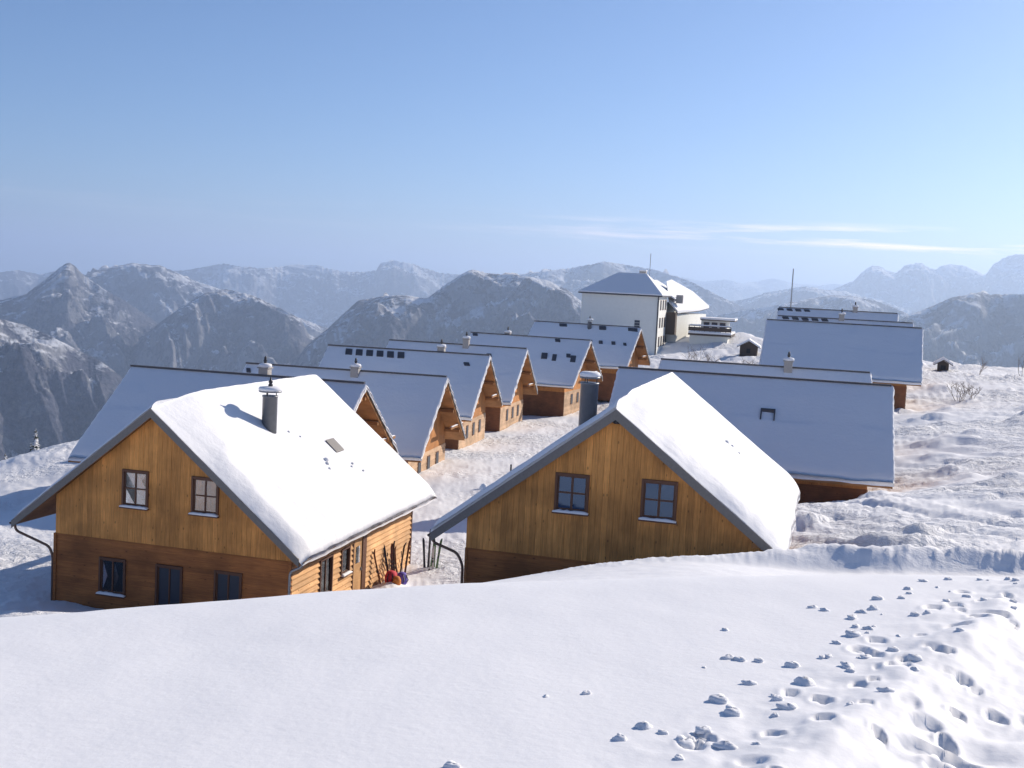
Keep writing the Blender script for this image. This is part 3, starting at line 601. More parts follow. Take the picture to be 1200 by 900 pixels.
downpipe(A, [(hr + .09, .25, -tn * hr - .15), (hr + .07, .25, -tn * hr - .32), (wr + .05, .30, -5.55), (wr + .04, .30, -9)], 'metal')
# snow on the roof
snow_slab(A, 1, .02, L + .1, hr, tn, .42, lambda s: 3.2 * (1 - s)**3 + .35 + .45 * s, lambda s: .8 + 0 * s, 11, nx=60, ny=120, eave_drop=.12, over=.16, rmp=True)
snow_slab(A, -1, .10, L + .1, hl, tn, .26, lambda s: .5 + 0 * s, lambda s: .6 + 0 * s, 15, nx=40, ny=50, over=.02, eave_drop=.0, lump=.08)
flue(A, 1.95, 5.7, -1.9, -.10 + .32, .31)
wn = MB().box((3.1, 8.75, -2.62), (3.75, 9.5, -2.0)); wn.v = [(x, y, z + (-tn * (x - 3.1)) * .9) for x, y, z in wn.v]
rw = MB(); zz = lambda x: -tn * x + .43
rw.hexa([(3.05, 8.9, zz(3.05) - .3), (3.6, 8.9, zz(3.6) - .3), (3.6, 9.75, zz(3.6) - .3), (3.05, 9.75, zz(3.05) - .3), (3.05, 8.9, zz(3.05) + .10), (3.6, 8.9, zz(3.6) + .06), (3.6, 9.75, zz(3.6) + .06), (3.05, 9.75, zz(3.05) + .10)])
rw.build('roof_window', 'fascia', A, bevel=.02)
for (x, y, r) in ((3.9, 7.3, .10), (3.75, 7.5, .13), (4.1, 7.1, .07), (2.6, 7.3, .06), (4.2, 9.3, .07), (4.3, 9.0, .06), (2.3, 6.8, .07), (4.6, 9.6, .06)):
    m = MB().lathe([(r * .9, -.05), (r, .03), (r * .6, r * .7), (.01, r * .8)], (x, y, -tn * x + .45), 8); m.build('snow_lump', 'snow', A, smooth=True)

# ------------------------------------------------------------------ near cabin on the right
PB = Vector((3.399, 37.284, -3.887))
B = thing('chalet', PB, -YAW, label='nearest chalet in the middle, symmetric board gable with two blue reflecting windows', cat='chalet', group='wooden chalets with snow covered roofs')
hl, hr, tn, L, wl, wr, seam, gh, of, ob = 6.1, 5.45, .764, 13.6, 4.95, 5.0, 5.12, 9.5, .35, 1.6
shell(B, hl, hr, tn, L, wl, wr, seam, gh, of, ob, 'lower', 'board')
fascia(B, hl, hr, tn, L, w=.26)
ztB = lambda x: -tn * abs(x) - .24
upw = [(-1.86, -.88, -3.46, -2.33), (1.02, 2.02, -3.42, -2.28)]
cut_boards(B, 'board', 'board', -wl, wr, .20, -seam, ztB, [(a - .04, b + .04, c - .04, d + .04) for a, b, c, d in upw], of - .001, .03)
window(B, *upw[0], of - .05, glass='glass_sky', lab='dark blue window nearer the left eave'); window(B, *upw[1], of - .05, glass='glass_sky', lab='dark blue window nearer the right eave')
lap_front(B, 'siding_board', 'lower', -wl, wr, -6.9, -seam - .06, .20, [], of + .008)
MB().box((-wl, of - .055, -seam - .06), (wr, of + .006, -seam)).build('trim_board', 'lower', B)
MB().box((-wl - .02, of - .04, -9), (-wl + .08, of + .05, -seam - .001)).build('corner_board', 'lower', B)
lm = MB().lathe([(.10, -.46), (.13, -.40), (.06, -.33), (.03, -.28)], (0, of - .16, 0), 10).build('lamp', 'dark', B, smooth=True)
MB().tube([(0, of - .02, -.36), (0, of - .10, -.30), (0, of - .16, -.30)], .015, 5).build('bracket', 'dark', lm)
gutter(B, -hl - .09, -tn * hl - .10, .05, L - .05); gutter(B, hr + .09, -tn * hr - .10, .05, L - .05)
downpipe(B, [(-hl - .09, .35, -tn * hl - .15), (-hl - .07, .35, -tn * hl - .4), (-wl - .30, .36, -5.35), (-wl - .10, .38, -5.75), (-wl - .10, .38, -9)], 'copper')
MB().box((4.55, .08, -4.02), (5.05, of - .04, -3.86)).build('purlin_end', 'soffit', B)
snow_slab(B, 1, .02, L + .1, hr, tn, .43, lambda s: 2.6 * (1 - s)**3 + .35 + .7 * s, lambda s: .8 + 0 * s, 31, nx=60, ny=120, eave_drop=.15, over=.22, rmp=True)
snow_slab(B, -1, .05, L + .1, hl, tn, .30, lambda s: .45 + 0 * s, lambda s: .6 + 0 * s, 35, nx=50, ny=50, over=.04, eave_drop=.0, lump=.10)
flue(B, -1.45, 2.6, -1.4, .62, .31, 1.12, False)
for (x, y, z) in ((-3.55, .5, -tn * 3.55 + .2), (-4.5, .5, -tn * 4.5 + .15)): MB().tube([(x, y, z - .1), (x, y, z + .35)], .03, 6).build('snow_stop', 'dark', B)
MB().lathe([(.14, 0), (.16, .10), (.10, .22), (.02, .26)], (-4.45, .45, -tn * 4.45 + .25), 8).build('snow_lump', 'snow', B, smooth=True)
for (x, y, r) in ((2.9, 8.2, .10), (3.1, 8.3, .08), (3.4, 8.1, .06)): MB().lathe([(r, -.05), (r * .8, r * .5), (.01, r * .7)], (x, y, -tn * x + .46), 8).build('snow_lump', 'snow', B, smooth=True)

# ------------------------------------------------------------------ the rows of cabins turned to the lane
def cabin(P, dyaw, L, label, rise=4.7, hw=6.2, chim=None, patches=(), gable_win=3, seam=5.25, front=True, Ts=.30, extra=None, gh=8.6):
    t = thing('chalet', P, math.pi / 2 - (YAW + dyaw), label=label, cat='chalet', group='wooden chalets with snow covered roofs')
    tn = rise / hw; wx = 5.0
    shell(t, hw, hw, tn, L, wx, wx, seam, gh, 1.25, .8, 'brown_wall', 'cabin_wood')
    m = MB(); m.box((-wx + .0, 1.22, -gh), (wx, 1.255, -seam)).build('gable_cladding', 'pale', t)
    fascia(t, hw, hw, tn, L, 'soffit', .16)
    v = .16 * math.sqrt(1 + tn * tn)
    for s in (-1, 1):
        for xx in (.3, 2.6, 4.8): MB().box((s * xx - .09, .06, -tn * (xx + .09) - v - .24), (s * xx + .09, 1.24, -tn * (xx + .09) - v - .02)).build('purlin', 'soffit', t)
    MB().box((2.3, .10, -tn * 4.6 - .20), (hw - .15, .22, -tn * 4.6 - .02)).build('tie_beam', 'soffit', t)
    snowstrip(2.35, hw - .3, .08, .24, -tn * 4.6 - .02, .06).build('beam_snow', 'snow', t, smooth=True)
    for k in range(12): MB().poly_x([(1.219, -seam - .27 * k - .25), (1.185, -seam - .27 * k - .25), (1.21, -seam - .27 * k), (1.219, -seam - .27 * k)], -wx, wx).build('siding_board', 'pale', t)
    for k in range(gable_win):
        x = -2.6 + 2.4 * k; w_ = MB().box((x, 1.16, -seam - 1.5), (x + .8, 1.215, -seam - .35)).build('window', 'casing', t); MB().box((x + .08, 1.145, -seam - 1.42), (x + .72, 1.158, -seam - .43)).build('pane', 'shutter', w_)
    for s, sd_ in ((-1, int(P[1])), (1, int(P[1]) + 40)):
        snow_slab(t, s, -.10, L, hw, tn, Ts, lambda q: .10 + 0 * q, lambda q: .3 + 0 * q, sd_, over=.06, eave_drop=.05, nx=60, ny=60, lump=.04)
    MB().box((-.13, .05, Ts - .02), (.13, L - .05, Ts + .09)).build('ridge_cap', 'ridge', t)
    for (x, y, a, b) in patches:     # panes of roof glazing where the snow has slid off
        z = lambda q: -tn * abs(q) + Ts + .12; k = .18
        MB().hexa([(-x - b, y, z(x + b) - .2), (-x, y + k, z(x) - .2), (-x, y + a + k, z(x) - .2), (-x - b, y + a, z(x + b) - .2), (-x - b, y, z(x + b)), (-x, y + k, z(x)), (-x, y + a + k, z(x)), (-x - b, y + a, z(x + b))][::1]).build('roof_light', 'ridge', t, bevel=.03)
    for (x, y, zt, kind) in (chim or ()):
        if kind == 'f': flue(t, x, y, -tn * abs(x), zt, .26)
        else: stack(t, x, y, -tn * abs(x), zt, .30, 'brick')
    if extra: extra(t, tn, Ts)
    return t
cabin((-8.681, 68.596, -6.627), -.029, 15.6, 'mostly hidden chalet behind the nearest left one, its roof reaching furthest left', patches=(), chim=[(.25, 6.6, .75, 's')])
cabin((-4.728, 84.21, -7.286), -.07, 15.7, 'chalet of the left row with two dark roof vents at the left end', rise=4.92, chim=[(-.3, 6.9, .55, 's')], patches=[(.5, 14.9, .35, .3)])
cabin((-2.027, 99.945, -6.549), -.078, 14.7, 'chalet of the left row with a line of six dark roof panes under its ridge', rise=4.6, chim=[(.3, 4.4, .7, 's'), ], patches=[(.35, 12.1 - .95 * k, .62, .62) for k in range(6)] + [(1.0, 1.4, .5, .3)])
cabin((1.314, 115.126, -6.649), -.047, 14.4, 'slim gabled chalet right behind the one with six dark roof panes', rise=4.65, chim=[(-.2, 6.2, .9, 's')], patches=[(1.0, 3.2, .5, .4)])
cabin((8.473, 129.181, -6.134), .06, 14.3, 'chalet of the left row with broken dark patches low on its roof', rise=4.55, chim=[(.4, 9.9, .5, 's')], patches=[(.2, 13.2, .6, .3), (2.3, 4.0, .7, .8), (2.4, 2.9, .5, .9), (2.2, 1.4, .5, .5), (2.4, .7, .6, .9), (.2, 3.3, .6, .4)])
cabin((15.534, 143.568, -4.9), .07, 13.9, 'last chalet of the left row, reddish gable, in front of the white hotel', rise=4.5, chim=[(-.6, 6.4, .7, 'f')], patches=[(.25, 9.3, 1.0, .4), (.25, 4.2, .9, .5), (.25, .7, .7, .5), (.25, .2, .5, .5), (2.6, 5.2, .8, 1.3), (2.6, 3.9, .5, .5), (2.6, 2.3, .5, .5), (2.7, .9, .4, .4)])
def cframe(t, tn, Ts):
    x = -2.5; y0 = 6.6; z = lambda q: -tn * abs(q) + Ts + .09
    f = MB(); f.hexa([(x, y0, z(x) - .1), (x - .0 + .10, y0, z(x + .1) - .1), (x + .10, y0 + .85, z(x + .1) - .1), (x, y0 + .85, z(x) - .1), (x, y0, z(x) + .08), (x + .10, y0, z(x + .1) + .08), (x + .10, y0 + .85, z(x + .1) + .08), (x, y0 + .85, z(x) + .08)])
    for yy in (y0, y0 + .77): f.hexa([(x - .6, yy, z(x - .6) - .1), (x - .003, yy, z(x) - .1), (x - .003, yy + .08, z(x) - .1), (x - .6, yy + .08, z(x - .6) - .1), (x - .6, yy, z(x - .6) + .03), (x - .003, yy, z(x) + .08), (x - .003, yy + .08, z(x) + .08), (x - .6, yy + .08, z(x - .6) + .03)])
    f.build('roof_window', 'ridge', t)
PC = (22.598, 68.984, -5.216)
cabin(PC, -.02, 16.5, 'right side chalet with broad shaded roof and one small window frame in it', extra=cframe)
cabin((25.797, 83.728, -5.397), -.02, 15.2, 'chalet whose ridge shows just behind the broad shaded roof on the right', chim=[(-.2, 5.8, .75, 's')])
cabin((40.423, 115.678, -2.654), .02, 15.2, 'far right chalet with the wide unbroken roof above the bushes, brown wall under its eave', rise=4.85)
cabin((44.9, 131.6, -2.45), .02, 15.0, 'middle one of three stacked ridges on the far right, dark panes under its ridge', chim=[(0, 7.8, .8, 's')], patches=[(.2, 13.6 - k * 1.1, .7, .3) for k in range(5)])
cabin((48.3, 147.5, -1.6), .02, 14.8, 'rearmost ridge of the three on the far right, beside the tall antenna mast', chim=[(0, 5.2, .8, 's')], patches=[(.25, 14.0 - k * 1.1, .7, .3) for k in range(4)])

# ------------------------------------------------------------------ hotel
H = thing('hotel', (23.9, 195, -10.6), -YAW + .02, label='white plastered hotel with a snowy hipped roof, dark timber bay and terraces on the right', cat='hotel')
EV = 9.75
def block(x0, y0, x1, y1, z0, z1, ma='plaster', nm='wall'): return MB().box((x0, y0, z0), (x1, y1, z1)).build(nm, ma, H)
block(-13.2, 0, 0, 11, -2.5, EV)
def hip(x0, y0, x1, y1, z, rise, rx0, rx1, ry, ov=.5, th=.35, nm='roof'):
    a = [(x0 - ov, y0 - ov), (x1 + ov, y0 - ov), (x1 + ov, y1 + ov), (x0 - ov, y1 + ov)]
    MB().hexa([(*p, z - .12) for p in a] + [(*p, z + .10) for p in a]).build(nm, 'ridge', H)
    vs = [(*p, z + .102) for p in a] + [(*p, z + .102 + th) for p in a] + [(rx0, ry, z + rise + th), (rx1, ry, z + rise + th)]
    MB().add(vs, [(3, 2, 1, 0), (0, 1, 5, 4), (1, 2, 6, 5), (2, 3, 7, 6), (3, 0, 4, 7), (4, 5, 9, 8), (5, 6, 9), (6, 7, 8, 9), (7, 4, 8)]).build('roof_snow', 'snow_roof', H, bevel=.12)
hip(-13.2, 0, 0, 11, EV, 3.6, -8, -3.2, 5.5, .55, .2)
block(-9, 11.01, -.3, 30, -2.5, 8.6)
def gable_slope(x0, x1, y0, y1, z0, z1, th=.3, nm='roof'):
    MB().poly_y([(x0, z0), (x1, z1), (x1, z1 - .18), (x0, z0 - .18)], y0, y1).build(nm, 'ridge', H)
    MB().poly_y([(x0, z0 + .002), (x0, z0 + th), (x1, z1 + th), (x1 + .1, z1 + th * .5), (x1, z1 + .002)][::-1], y0 - .05, y1).build('roof_snow', 'snow_roof', H, bevel=.08)
gable_slope(-4.5, 1.2, 11.6, 31, 12.4, 9.3)
gable_slope(-4.5, -9.8, 11.6, 31, 12.4, 9.0)
# rear wing to the right with lower roofs
w8 = [(.0, 12.9), (1.7, 12.9), (4.2, 24.8), (5.2, 31), (0, 31)]; MB().add([(x, y, -2.5) for x, y in w8] + [(x, y, 6.7) for x, y in w8], [(4, 3, 2, 1, 0), (5, 6, 7, 8, 9)] + [(k, (k + 1) % 5, (k + 1) % 5 + 5, k + 5) for k in range(5)]).build('wall', 'plaster', H)
block(.05, 10.4, 1.7, 12.89, 3.1, 7.0, 'timber', 'timber_bay')
P6 = [(-1.65, 21.9, 12.12), (.13, 12.76, 8.61), (1.86, 11.8, 6.9), (4.5, 24.85, 7.37), (5.64, 31.7, 7.86), (2.45, 30.9, 10.48), (-1.17, 25.7, 12.52)]
def lid(dz0, dz1, nm, ma):
    n = len(P6); MB().add([(x, y, z + dz0) for x, y, z in P6] + [(x, y, z + dz1) for x, y, z in P6], [(0, k + 1, k)[::1] for k in range(1, n - 1)] + [(n, n + k, n + k + 1) for k in range(1, n - 1)][::1] + [(k, k + n, (k + 1) % n + n, (k + 1) % n) for k in range(n)]).build(nm, ma, H)
lid(-.15, 0, 'roof', 'ridge'); lid(.003, .4, 'roof_snow', 'snow_roof')
# annex and terraces
block(4.45, 9.5, 11.0, 20, -2.5, 3.3, 'plaster', 'annex_wall')
MB().box((4.2, 9.0, 3.302), (11.6, 20.5, 3.6)).build('terrace_slab', 'timber', H)
MB().box((4.2, 9.0, 3.602), (11.6, 20.5, 4.0)).build('terrace_snow', 'snow', H, bevel=.12)
for k in range(9): MB().box((4.3 + k * .9, 9.05, 4.0), (4.38 + k * .9, 9.13, 4.9)).build('railing_post', 'timber', H)
MB().box((4.2, 9.0, 4.9), (11.6, 9.16, 5.0)).build('railing', 'timber', H); snowstrip(4.2, 11.6, 9.0, 9.16, 5.0, .22, 16).build('railing_snow', 'snow', H, smooth=True)
MB().box((4.2, 9.03, 4.1), (11.6, 9.07, 4.75)).build('railing_panel', 'timber', H)
MB().box((6.05, 12.4, 3.6), (10.6, 19, 5.9)).build('upper_room', 'plaster', H); MB().box((5.9, 12.0, 5.902), (11.9, 19.4, 6.05)).build('canopy', 'timber', H); MB().box((5.85, 11.95, 6.052), (11.95, 19.45, 6.4)).build('canopy_snow', 'snow', H, bevel=.1)
for k in range(3):
    w_ = MB().box((6.5 + k * 1.4, 12.33, 4.3), (7.5 + k * 1.4, 12.39, 5.6)).build('window', 'casing', H); MB().box((6.6 + k * 1.4, 12.30, 4.4), (7.4 + k * 1.4, 12.325, 5.5)).build('pane', 'shutter', w_)
for x in (10.2,):
    for k in range(3):
        w_ = MB().box((11.002, 11 + k * 2.8, -.3), (11.06, 12.3 + k * 2.8, 2.2)).build('window', 'casing', H); MB().box((11.062, 11.15 + k * 2.8, -.15), (11.08, 12.15 + k * 2.8, 2.05)).build('pane', 'shutter', w_)
def hwin(x, y0, y1, z0, z1):
    w_ = MB().box((x + .002, y0, z0), (x + .07, y1, z1)).build('window', 'casing', H); MB().box((x + .072, y0 + .12, z0 + .12), (x + .09, y1 - .12, z1 - .12)).build('pane', 'shutter', w_)
for z in (1.2, 4.4, 7.4):
    for y in (1.5, 4.8, 8.0): hwin(0, y, y + 1.5, z, z + 1.7)
w_ = MB().box((-4.05, -.06, 4.15), (-2.95, -.002, 5.65)).build('window', 'plaster', H)
MB().box((-3.95, -.075, 4.25), (-3.05, -.062, 5.55)).build('pane', 'shutter', w_)
for z in (4.65, 5.1): MB().box((-3.96, -.09, z), (-3.04, -.076, z + .05)).build('bar', 'plaster', w_)
MB().tube([(-.15, -.12, -1), (-.15, -.12, EV - .1)], .09, 8).build('downpipe', 'dark', H)
MB().box((-5.6, 13.5, 12), (-4.4, 14.6, 14.0)).build('chimney', 'brick', H, bevel=.05); MB().box((-5.7, 13.4, 14.002), (-4.3, 14.7, 14.25)).build('chimney_snow', 'snow', H, bevel=.1)
MB().tube([(-3.6, 12.5, 11.5), (-3.6, 12.5, 17.2)], .06, 6).build('flagpole', 'metal', H)
MB().box((1.2, 14, 8.6), (2.4, 15, 10.1)).build('chimney', 'brick', H, bevel=.05)

# ------------------------------------------------------------------ small huts, mast, posts
def hut(x, y, rz, w, l, h, label):
    t = thing('hut', (x, y, gz(x, y) - .2), rz, label=label, cat='hut')
    MB().box((-w / 2, -l / 2, 0), (w / 2, l / 2, h)).build('wall', 'timber', t)
    MB().poly_y([(-w / 2, h + .001), (w / 2, h + .001), (0, h + w * .28)], -l / 2, l / 2).build('gable', 'timber', t)
    for s in (-1, 1):
        MB().poly_y([(0, h + w * .28 + .05), (s * (w / 2 + .5), h - .25), (s * (w / 2 + .5), h - .15), (0, h + w * .28 + .15)][::-s], -l / 2 - .4, l / 2 + .4).build('roof', 'timber', t)
        MB().poly_y([(0, h + w * .28 + .152), (s * (w / 2 + .5), h - .148), (s * (w / 2 + .45), h + .12), (0, h + w * .28 + .45)][::-s], -l / 2 - .42, l / 2 + .42).build('roof_snow', 'snow', t)
    MB().box((-.3, -l / 2 - .03, h * .35), (.3, -l / 2 - .002, h * .8)).build('window', 'room', t)
hut(37.6, 186, -.25, 2.7, 3, 1.6, 'small brown hut with a snowy gable roof in the snow right of the hotel')
hut(54.0, 146.0, -.3, 1.3, 1.4, 1.1, 'tiny brown shed at the snow crest right of the far right chalet')
def pole(x, y, h, r, nm, label, cat, arms=False):
    t = thing(nm, (x, y, gz(x, y)), 0, label=label, cat=cat); MB().tube([(0, 0, -.5), (0, 0, h)], r, 6, r * .6).build('shaft', 'metal', t)
    if arms:
        for z in (.35, .5, .62): MB().tube([(-.35, 0, h * z), (.35, 0, h * z)], .03, 5).build('antenna_arm', 'metal', t)
    return t
pole(41.9, 178, 13.5, .14, 'antenna_mast', 'tall thin antenna mast rising behind the stacked far right roofs', 'mast', True)
pole(35.9, 160, 2.8, .07, 'marker_post', 'short post in the snow between the hotel hut and the far right chalets', 'post')
pole(62.2, 140, 2.2, .07, 'marker_post', 'short post on the snow crest at the right edge of the photo', 'post')

# ------------------------------------------------------------------ bushes and conifers
def bush(x, y, h, n, label, seed, spread=.5):
    rd = random.Random(seed); t = thing('bush', (x, y, gz(x, y) - .15), 0, label=label, cat='bush', group='bare winter bushes in the snow')
    m = MB()
    def grow(p, d, l, r, lev):
        q = p + d * l; mid = p + d * l * .5 + Vector((rd.gauss(0, .06), rd.gauss(0, .06), 0)) * l
        m.tube([p, mid, q], r, 4, r * .6, cap=False)
        if lev:
            for _ in range(rd.choice((2, 3, 3))):
                dd = (d + Vector((rd.gauss(0, spread), rd.gauss(0, spread), rd.gauss(.08, .25)))).normalized(); grow(p + d * l * rd.uniform(.45, 1), dd, l * rd.uniform(.55, .85), r * .62, lev - 1)
    for k in range(n):
        a = rd.uniform(0, 6.28); grow(Vector((.3 * math.cos(a), .3 * math.sin(a), 0)), Vector((math.cos(a) * spread, math.sin(a) * spread, 1.0)).normalized(), h * rd.uniform(.3, .48), .03, 3)
    m.build('branches', 'twig', t); return t
bush(45.2, 117, 3.2, 6, 'large bare bush beside the far right chalet', 3)
bush(47.0, 118.5, 2.2, 4, 'low bare bush just right of the large one beside the far right chalet', 5)
bush(56.5, 141, 3.0, 3, 'slim bare bush on the snow crest right of the tiny shed', 6, .35)
bush(60.8, 138.5, 3.2, 2, 'slim bare bush near the right edge on the snow crest', 8, .3)
bush(27.0, 174, 3.6, 7, 'wide bare bush in front of the hotel terrace', 9, .6)
bush(30.0, 176, 2.8, 6, 'bare bush right of the widest one in front of the hotel terrace', 10, .6)
bush(31.8, 157, 2.2, 4, 'small bare bush behind the right-hand chalet ridge, left of the chimney', 11, .5)
M['needles'] = simple('needles', (.045, .06, .035), .9, 0, 0, 9, .35)
def conifer(x, y, h, label, seed):
    rd = random.Random(seed); z0 = gz(x, y); t = thing('conifer', (x, y, z0 - .2), rd.uniform(0, 6), label=label, cat='tree', group='frosted conifers at the edge of the plateau')
    MB().tube([(0, 0, 0), (0, 0, h * .95)], .10, 6, .015).build('trunk', 'bark', t)
    g_ = MB(); s_ = MB(); n = int(h * 16)
    for i in range(n):
        f = i / n; z = h * (.10 + .88 * f); L_ = (1 - f)**.85 * h * .24 + .08; k = 6
        for j in range(k):
            a = rd.uniform(0, 6.28); l = L_ * rd.uniform(.6, 1.1); dz = -l * rd.uniform(.15, .5); w = l * rd.uniform(.16, .3)
            c, s = math.cos(a), math.sin(a); tip = (l * c, l * s, z + dz); b1_ = (.5 * l * c - w * s, .5 * l * s + w * c, z + dz * .4); b2_ = (.5 * l * c + w * s, .5 * l * s - w * c, z + dz * .4)
            q = s_ if rd.random() < .45 else g_
            q.add([(0, 0, z + .05), b1_, tip, b2_], [(0, 1, 2), (0, 2, 3)])
    g_.build('crown', 'needles', t); s_.build('crown_snow', 'snow', t)
spots = [(-37.6, 91.5, 3.6), (-40.2, 92, 2.6), (-42.6, 93, 2.4), (-44.6, 97, 3.0), (-39.2, 94.5, 3.0), (-43.4, 99.5, 3.0), (-46.0, 94.5, 2.4)]
lb = ['tallest frosted conifer left of the shaded roof', 'frosted conifer just left of the tallest one', 'third frosted conifer from the shaded roof', 'frosted conifer near the left photo edge', 'frosted conifer close behind the tallest one', 'frosted conifer further down the slope', 'frosted conifer at the left photo edge']
for k, (x, y, h) in enumerate(spots): conifer(x, y, h * .68, lb[k], 20 + k)

# ------------------------------------------------------------------ skis, poles and bags by the cabin wall
def ski(x, u_, lean, roll, ma, L_, label, z=None):
    p = PA + W * x + U * u_; z0 = gz(p.x, p.y) - .12
    t = thing('ski', (p.x, p.y, z0), -YAW, label=label, cat='ski', group='skis standing in the snow by the lane')
    m = MB(); n = 12; vs = []; fs = []
    for i in range(n + 1):
        s = i / n; zz_ = s * L_; yy = .10 * max(0, (s - .86) / .14)**2 - .015 * math.sin(s * 3.14); w = .060 - .012 * math.sin(s * 3.14) - (.035 * max(0, (s - .9) / .1)**2)
        for a, b in ((-w, -.008), (w, -.008), (w, .008), (-w, .008)): vs.append((a, yy + b, zz_))
    for i in range(n):
        for k in range(4): fs.append((4 * i + k, 4 * i + (k + 1) % 4, 4 * i + 4 + (k + 1) % 4, 4 * i + 4 + k))
    fs += [(3, 2, 1, 0), tuple(4 * n + k for k in range(4))]
    o = m.add(vs, fs).build('blade', ma, t, smooth=False)
    b = MB().box((-.03, -.07, L_ * .38), (.03, -.015, L_ * .46)).build('binding', 'dark', t); MB().box((-.03, -.06, L_ * .52), (.03, -.015, L_ * .56)).build('binding', 'dark', t)
    t.rotation_euler = Euler((lean, roll, -YAW + random.uniform(-.6, .6)))
sk = [(6.2, 9.6, 'ski_brown', 1.7, 'brown ski leaning nearest the door'), (6.25, 10.5, 'ski_black', 1.8, 'black ski leaning in the middle of the wall rack'), (6.3, 10.7, 'ski_brown', 1.75, 'dark brown ski crossing the black one'), (6.25, 11.1, 'ski_black', 1.85, 'tall black ski on the wall rack'), (6.35, 11.25, 'ski_brown', 1.6, 'short brown ski beside the tall black one'), (6.3, 11.6, 'ski_black', 1.75, 'black ski nearest the wall corner'), (6.4, 11.9, 'ski_brown', 1.9, 'long dark ski by the wall corner'),
      (6.9, 12.9, 'ski_black', 2.0, 'tallest black ski standing free past the corner'), (7.0, 13.0, 'ski_green', 1.45, 'green ski standing free in the snow'), (7.15, 13.0, 'ski_green', 1.3, 'short green ski nearest the lane'), (7.2, 12.75, 'ski_white', 1.2, 'white ski standing in the snow'), (7.3, 12.9, 'ski_green', 1.5, 'outermost green ski toward the lane'), (6.8, 12.7, 'ski_black', 1.5, 'shorter black ski just past the corner')]
for k, (x, u_, ma, L_, lbl) in enumerate(sk): ski(x - .1, u_ - (1.1 if k < 7 else .3), random.uniform(-.30, .30), random.uniform(-.22, -.06) if k < 7 else random.uniform(-.08, .08), ma, L_, lbl)
for k, (x, u_) in enumerate(((6.4, 9.0), (6.4, 10.4), (7.0, 12.2))):
    p = PA + W * x + U * u_; t = thing('ski_pole', (p.x, p.y, gz(p.x, p.y) - .1), 0, label=('ski pole near the bags', 'ski pole among the leaning skis', 'ski pole past the wall corner')[k], cat='ski pole', group='ski poles by the cabin wall')
    MB().tube([(0, 0, 0), (0, 0, 1.25)], .012, 6).build('shaft', 'metal', t); MB().tube([(0, 0, 1.2), (0, 0, 1.36)], .02, 6).build('grip', 'dark', t); MB().lathe([(.05, .12), (.05, .14)], (0, 0, 0), 8).build('basket', 'dark', t); t.rotation_euler = (.1 * k - .1, -.2 + .1 * k, 0)
for x, u_, s, ma, lbl in ((6.5, 8.6, .38, 'bag_red', 'crimson rucksack in the snow by the skis'), (6.75, 9.3, .36, 'bag_violet', 'violet rucksack beside the crimson one'), (6.8, 8.5, .28, 'bag_orange', 'orange bag lying nearest the door'), (6.3, 9.3, .34, 'bag_red', 'red bag leaning on the wall behind the violet one')):
    p = PA + W * x + U * u_; t = thing('rucksack', (p.x, p.y, gz(p.x, p.y) - .05), random.uniform(0, 6), label=lbl, cat='rucksack', group='bags by the skis')
    MB().lathe([(s * .55, 0), (s * .72, s * .3), (s * .70, s * .9), (s * .5, s * 1.35), (s * .2, s * 1.5)], (0, 0, 0), 14).build('body', ma, t, smooth=True)
    MB().lathe([(s * .30, 0), (s * .36, s * .2), (s * .30, s * .6), (s * .1, s * .68)], (s * .55, 0, s * .1), 10).build('pocket', ma, t, smooth=True)
    for q in (-1, 1): MB().tube([(-s * .5, q * s * .3, s * .2), (-s * .85, q * s * .3, s * .7), (-s * .5, q * s * .25, s * 1.25)], s * .06, 5).build('strap', 'dark', t)

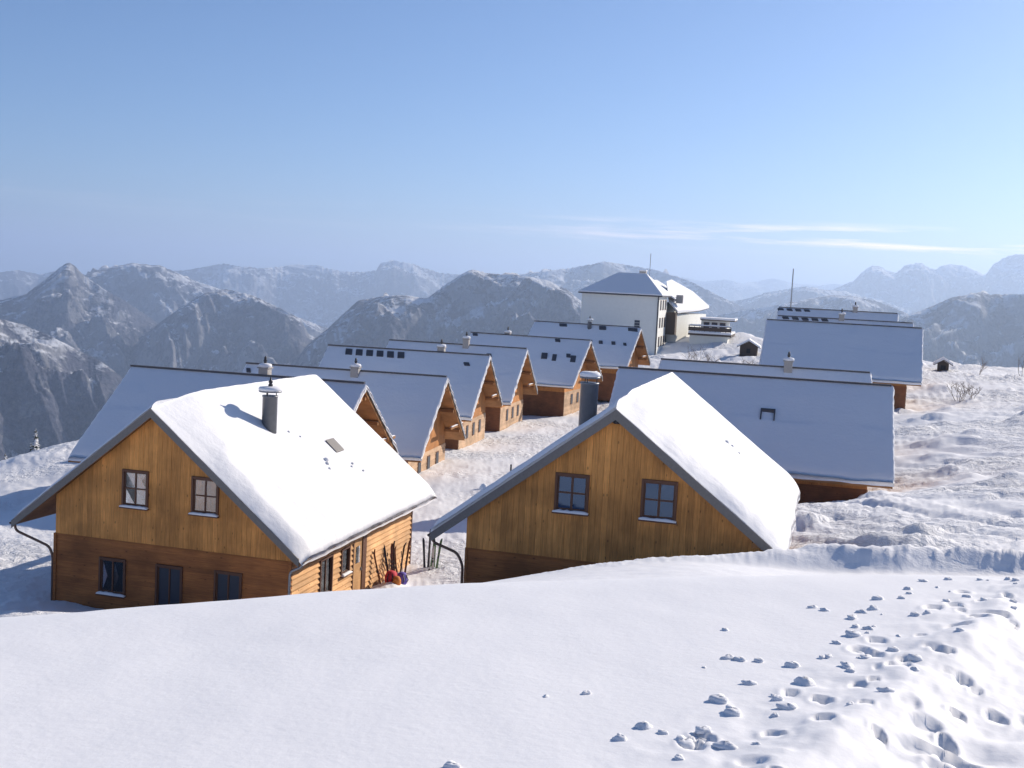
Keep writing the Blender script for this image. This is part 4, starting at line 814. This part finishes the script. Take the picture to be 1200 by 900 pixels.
# ------------------------------------------------------------------ clods on the near slope
rc_ = random.Random(5); protos = []
for k in range(6):
    m = MB(); nu, nv = 12, 8; vs = []; fs = []; ph = [rc_.uniform(0, 6) for _ in range(4)]
    for j in range(nv + 1):
        th_ = math.pi * j / nv
        for i in range(nu):
            a = 2 * math.pi * i / nu; r = 1 + .22 * math.sin(2 * a + ph[0]) * math.sin(th_) + .15 * math.sin(3 * a + ph[1] + 2 * th_) + .12 * math.sin(4 * th_ + ph[2]); vs.append((r * math.sin(th_) * math.cos(a), r * math.sin(th_) * math.sin(a), .75 * r * math.cos(th_)))
    for j in range(nv):
        for i in range(nu): fs.append((j * nu + i, (j + 1) * nu + i, (j + 1) * nu + (i + 1) % nu, j * nu + (i + 1) % nu))
    protos.append(m.add(vs, fs).mesh('snow_clod', 'snow', True))
cl = [(.55, 6.9, .03), (.82, 6.2, .05), (1.0, 5.95, .07), (1.1, 6.05, .06), (1.2, 5.85, .05), (1.33, 6.75, .06), (1.36, 6.5, .06), (1.95, 7.2, .075), (2.0, 7.7, .05), (2.35, 7.65, .055), (1.6, 7.9, .045), (2.7, 8.7, .06), (2.9, 9.4, .05), (3.2, 9.8, .05), (3.4, 10.3, .05), (1.7, 6.6, .05), (.3, 6.8, .02)]
for k in range(60):
    y = 5.0 + rc_.random()**.8 * 6.6; x = .95 + .68 * (y - 5.4) + rc_.gauss(-.30, .50); cl.append((x, y, rc_.uniform(.012, .045)))
for k, (x, y, s) in enumerate(cl):
    o = bpy.data.objects.new('snow_clod', protos[k % 6]); COL.objects.link(o); o.location = (x, y, gz(x, y) + s * .12); o.scale = (s * 1.1, s * rc_.uniform(.7, 1.1), s * .62); o.rotation_euler = (0, 0, rc_.uniform(0, 6))
    tag(o, 'small lump of snow lying on the near snow slope at the lower right', 'snow lump', 'snow clods on the near slope')

# ------------------------------------------------------------------ haze
hz = MB().box((-47000, -47000, -1250), (47000, 47000, 800)).build('haze', 'snow')
hm = bpy.data.materials.new('haze'); hm.use_nodes = True; t = hm.node_tree; t.nodes.clear()
vo = N(t, 'ShaderNodeVolumePrincipled'); vo.inputs['Color'].default_value = (.59, .75, 1, 1); vo.inputs['Density'].default_value = 8.0e-5; vo.inputs['Anisotropy'].default_value = .35
oo = N(t, 'ShaderNodeOutputMaterial'); t.links.new(vo.outputs[0], oo.inputs['Volume']); hz.data.materials.clear(); hz.data.materials.append(hm); tag(hz, kind='stuff')
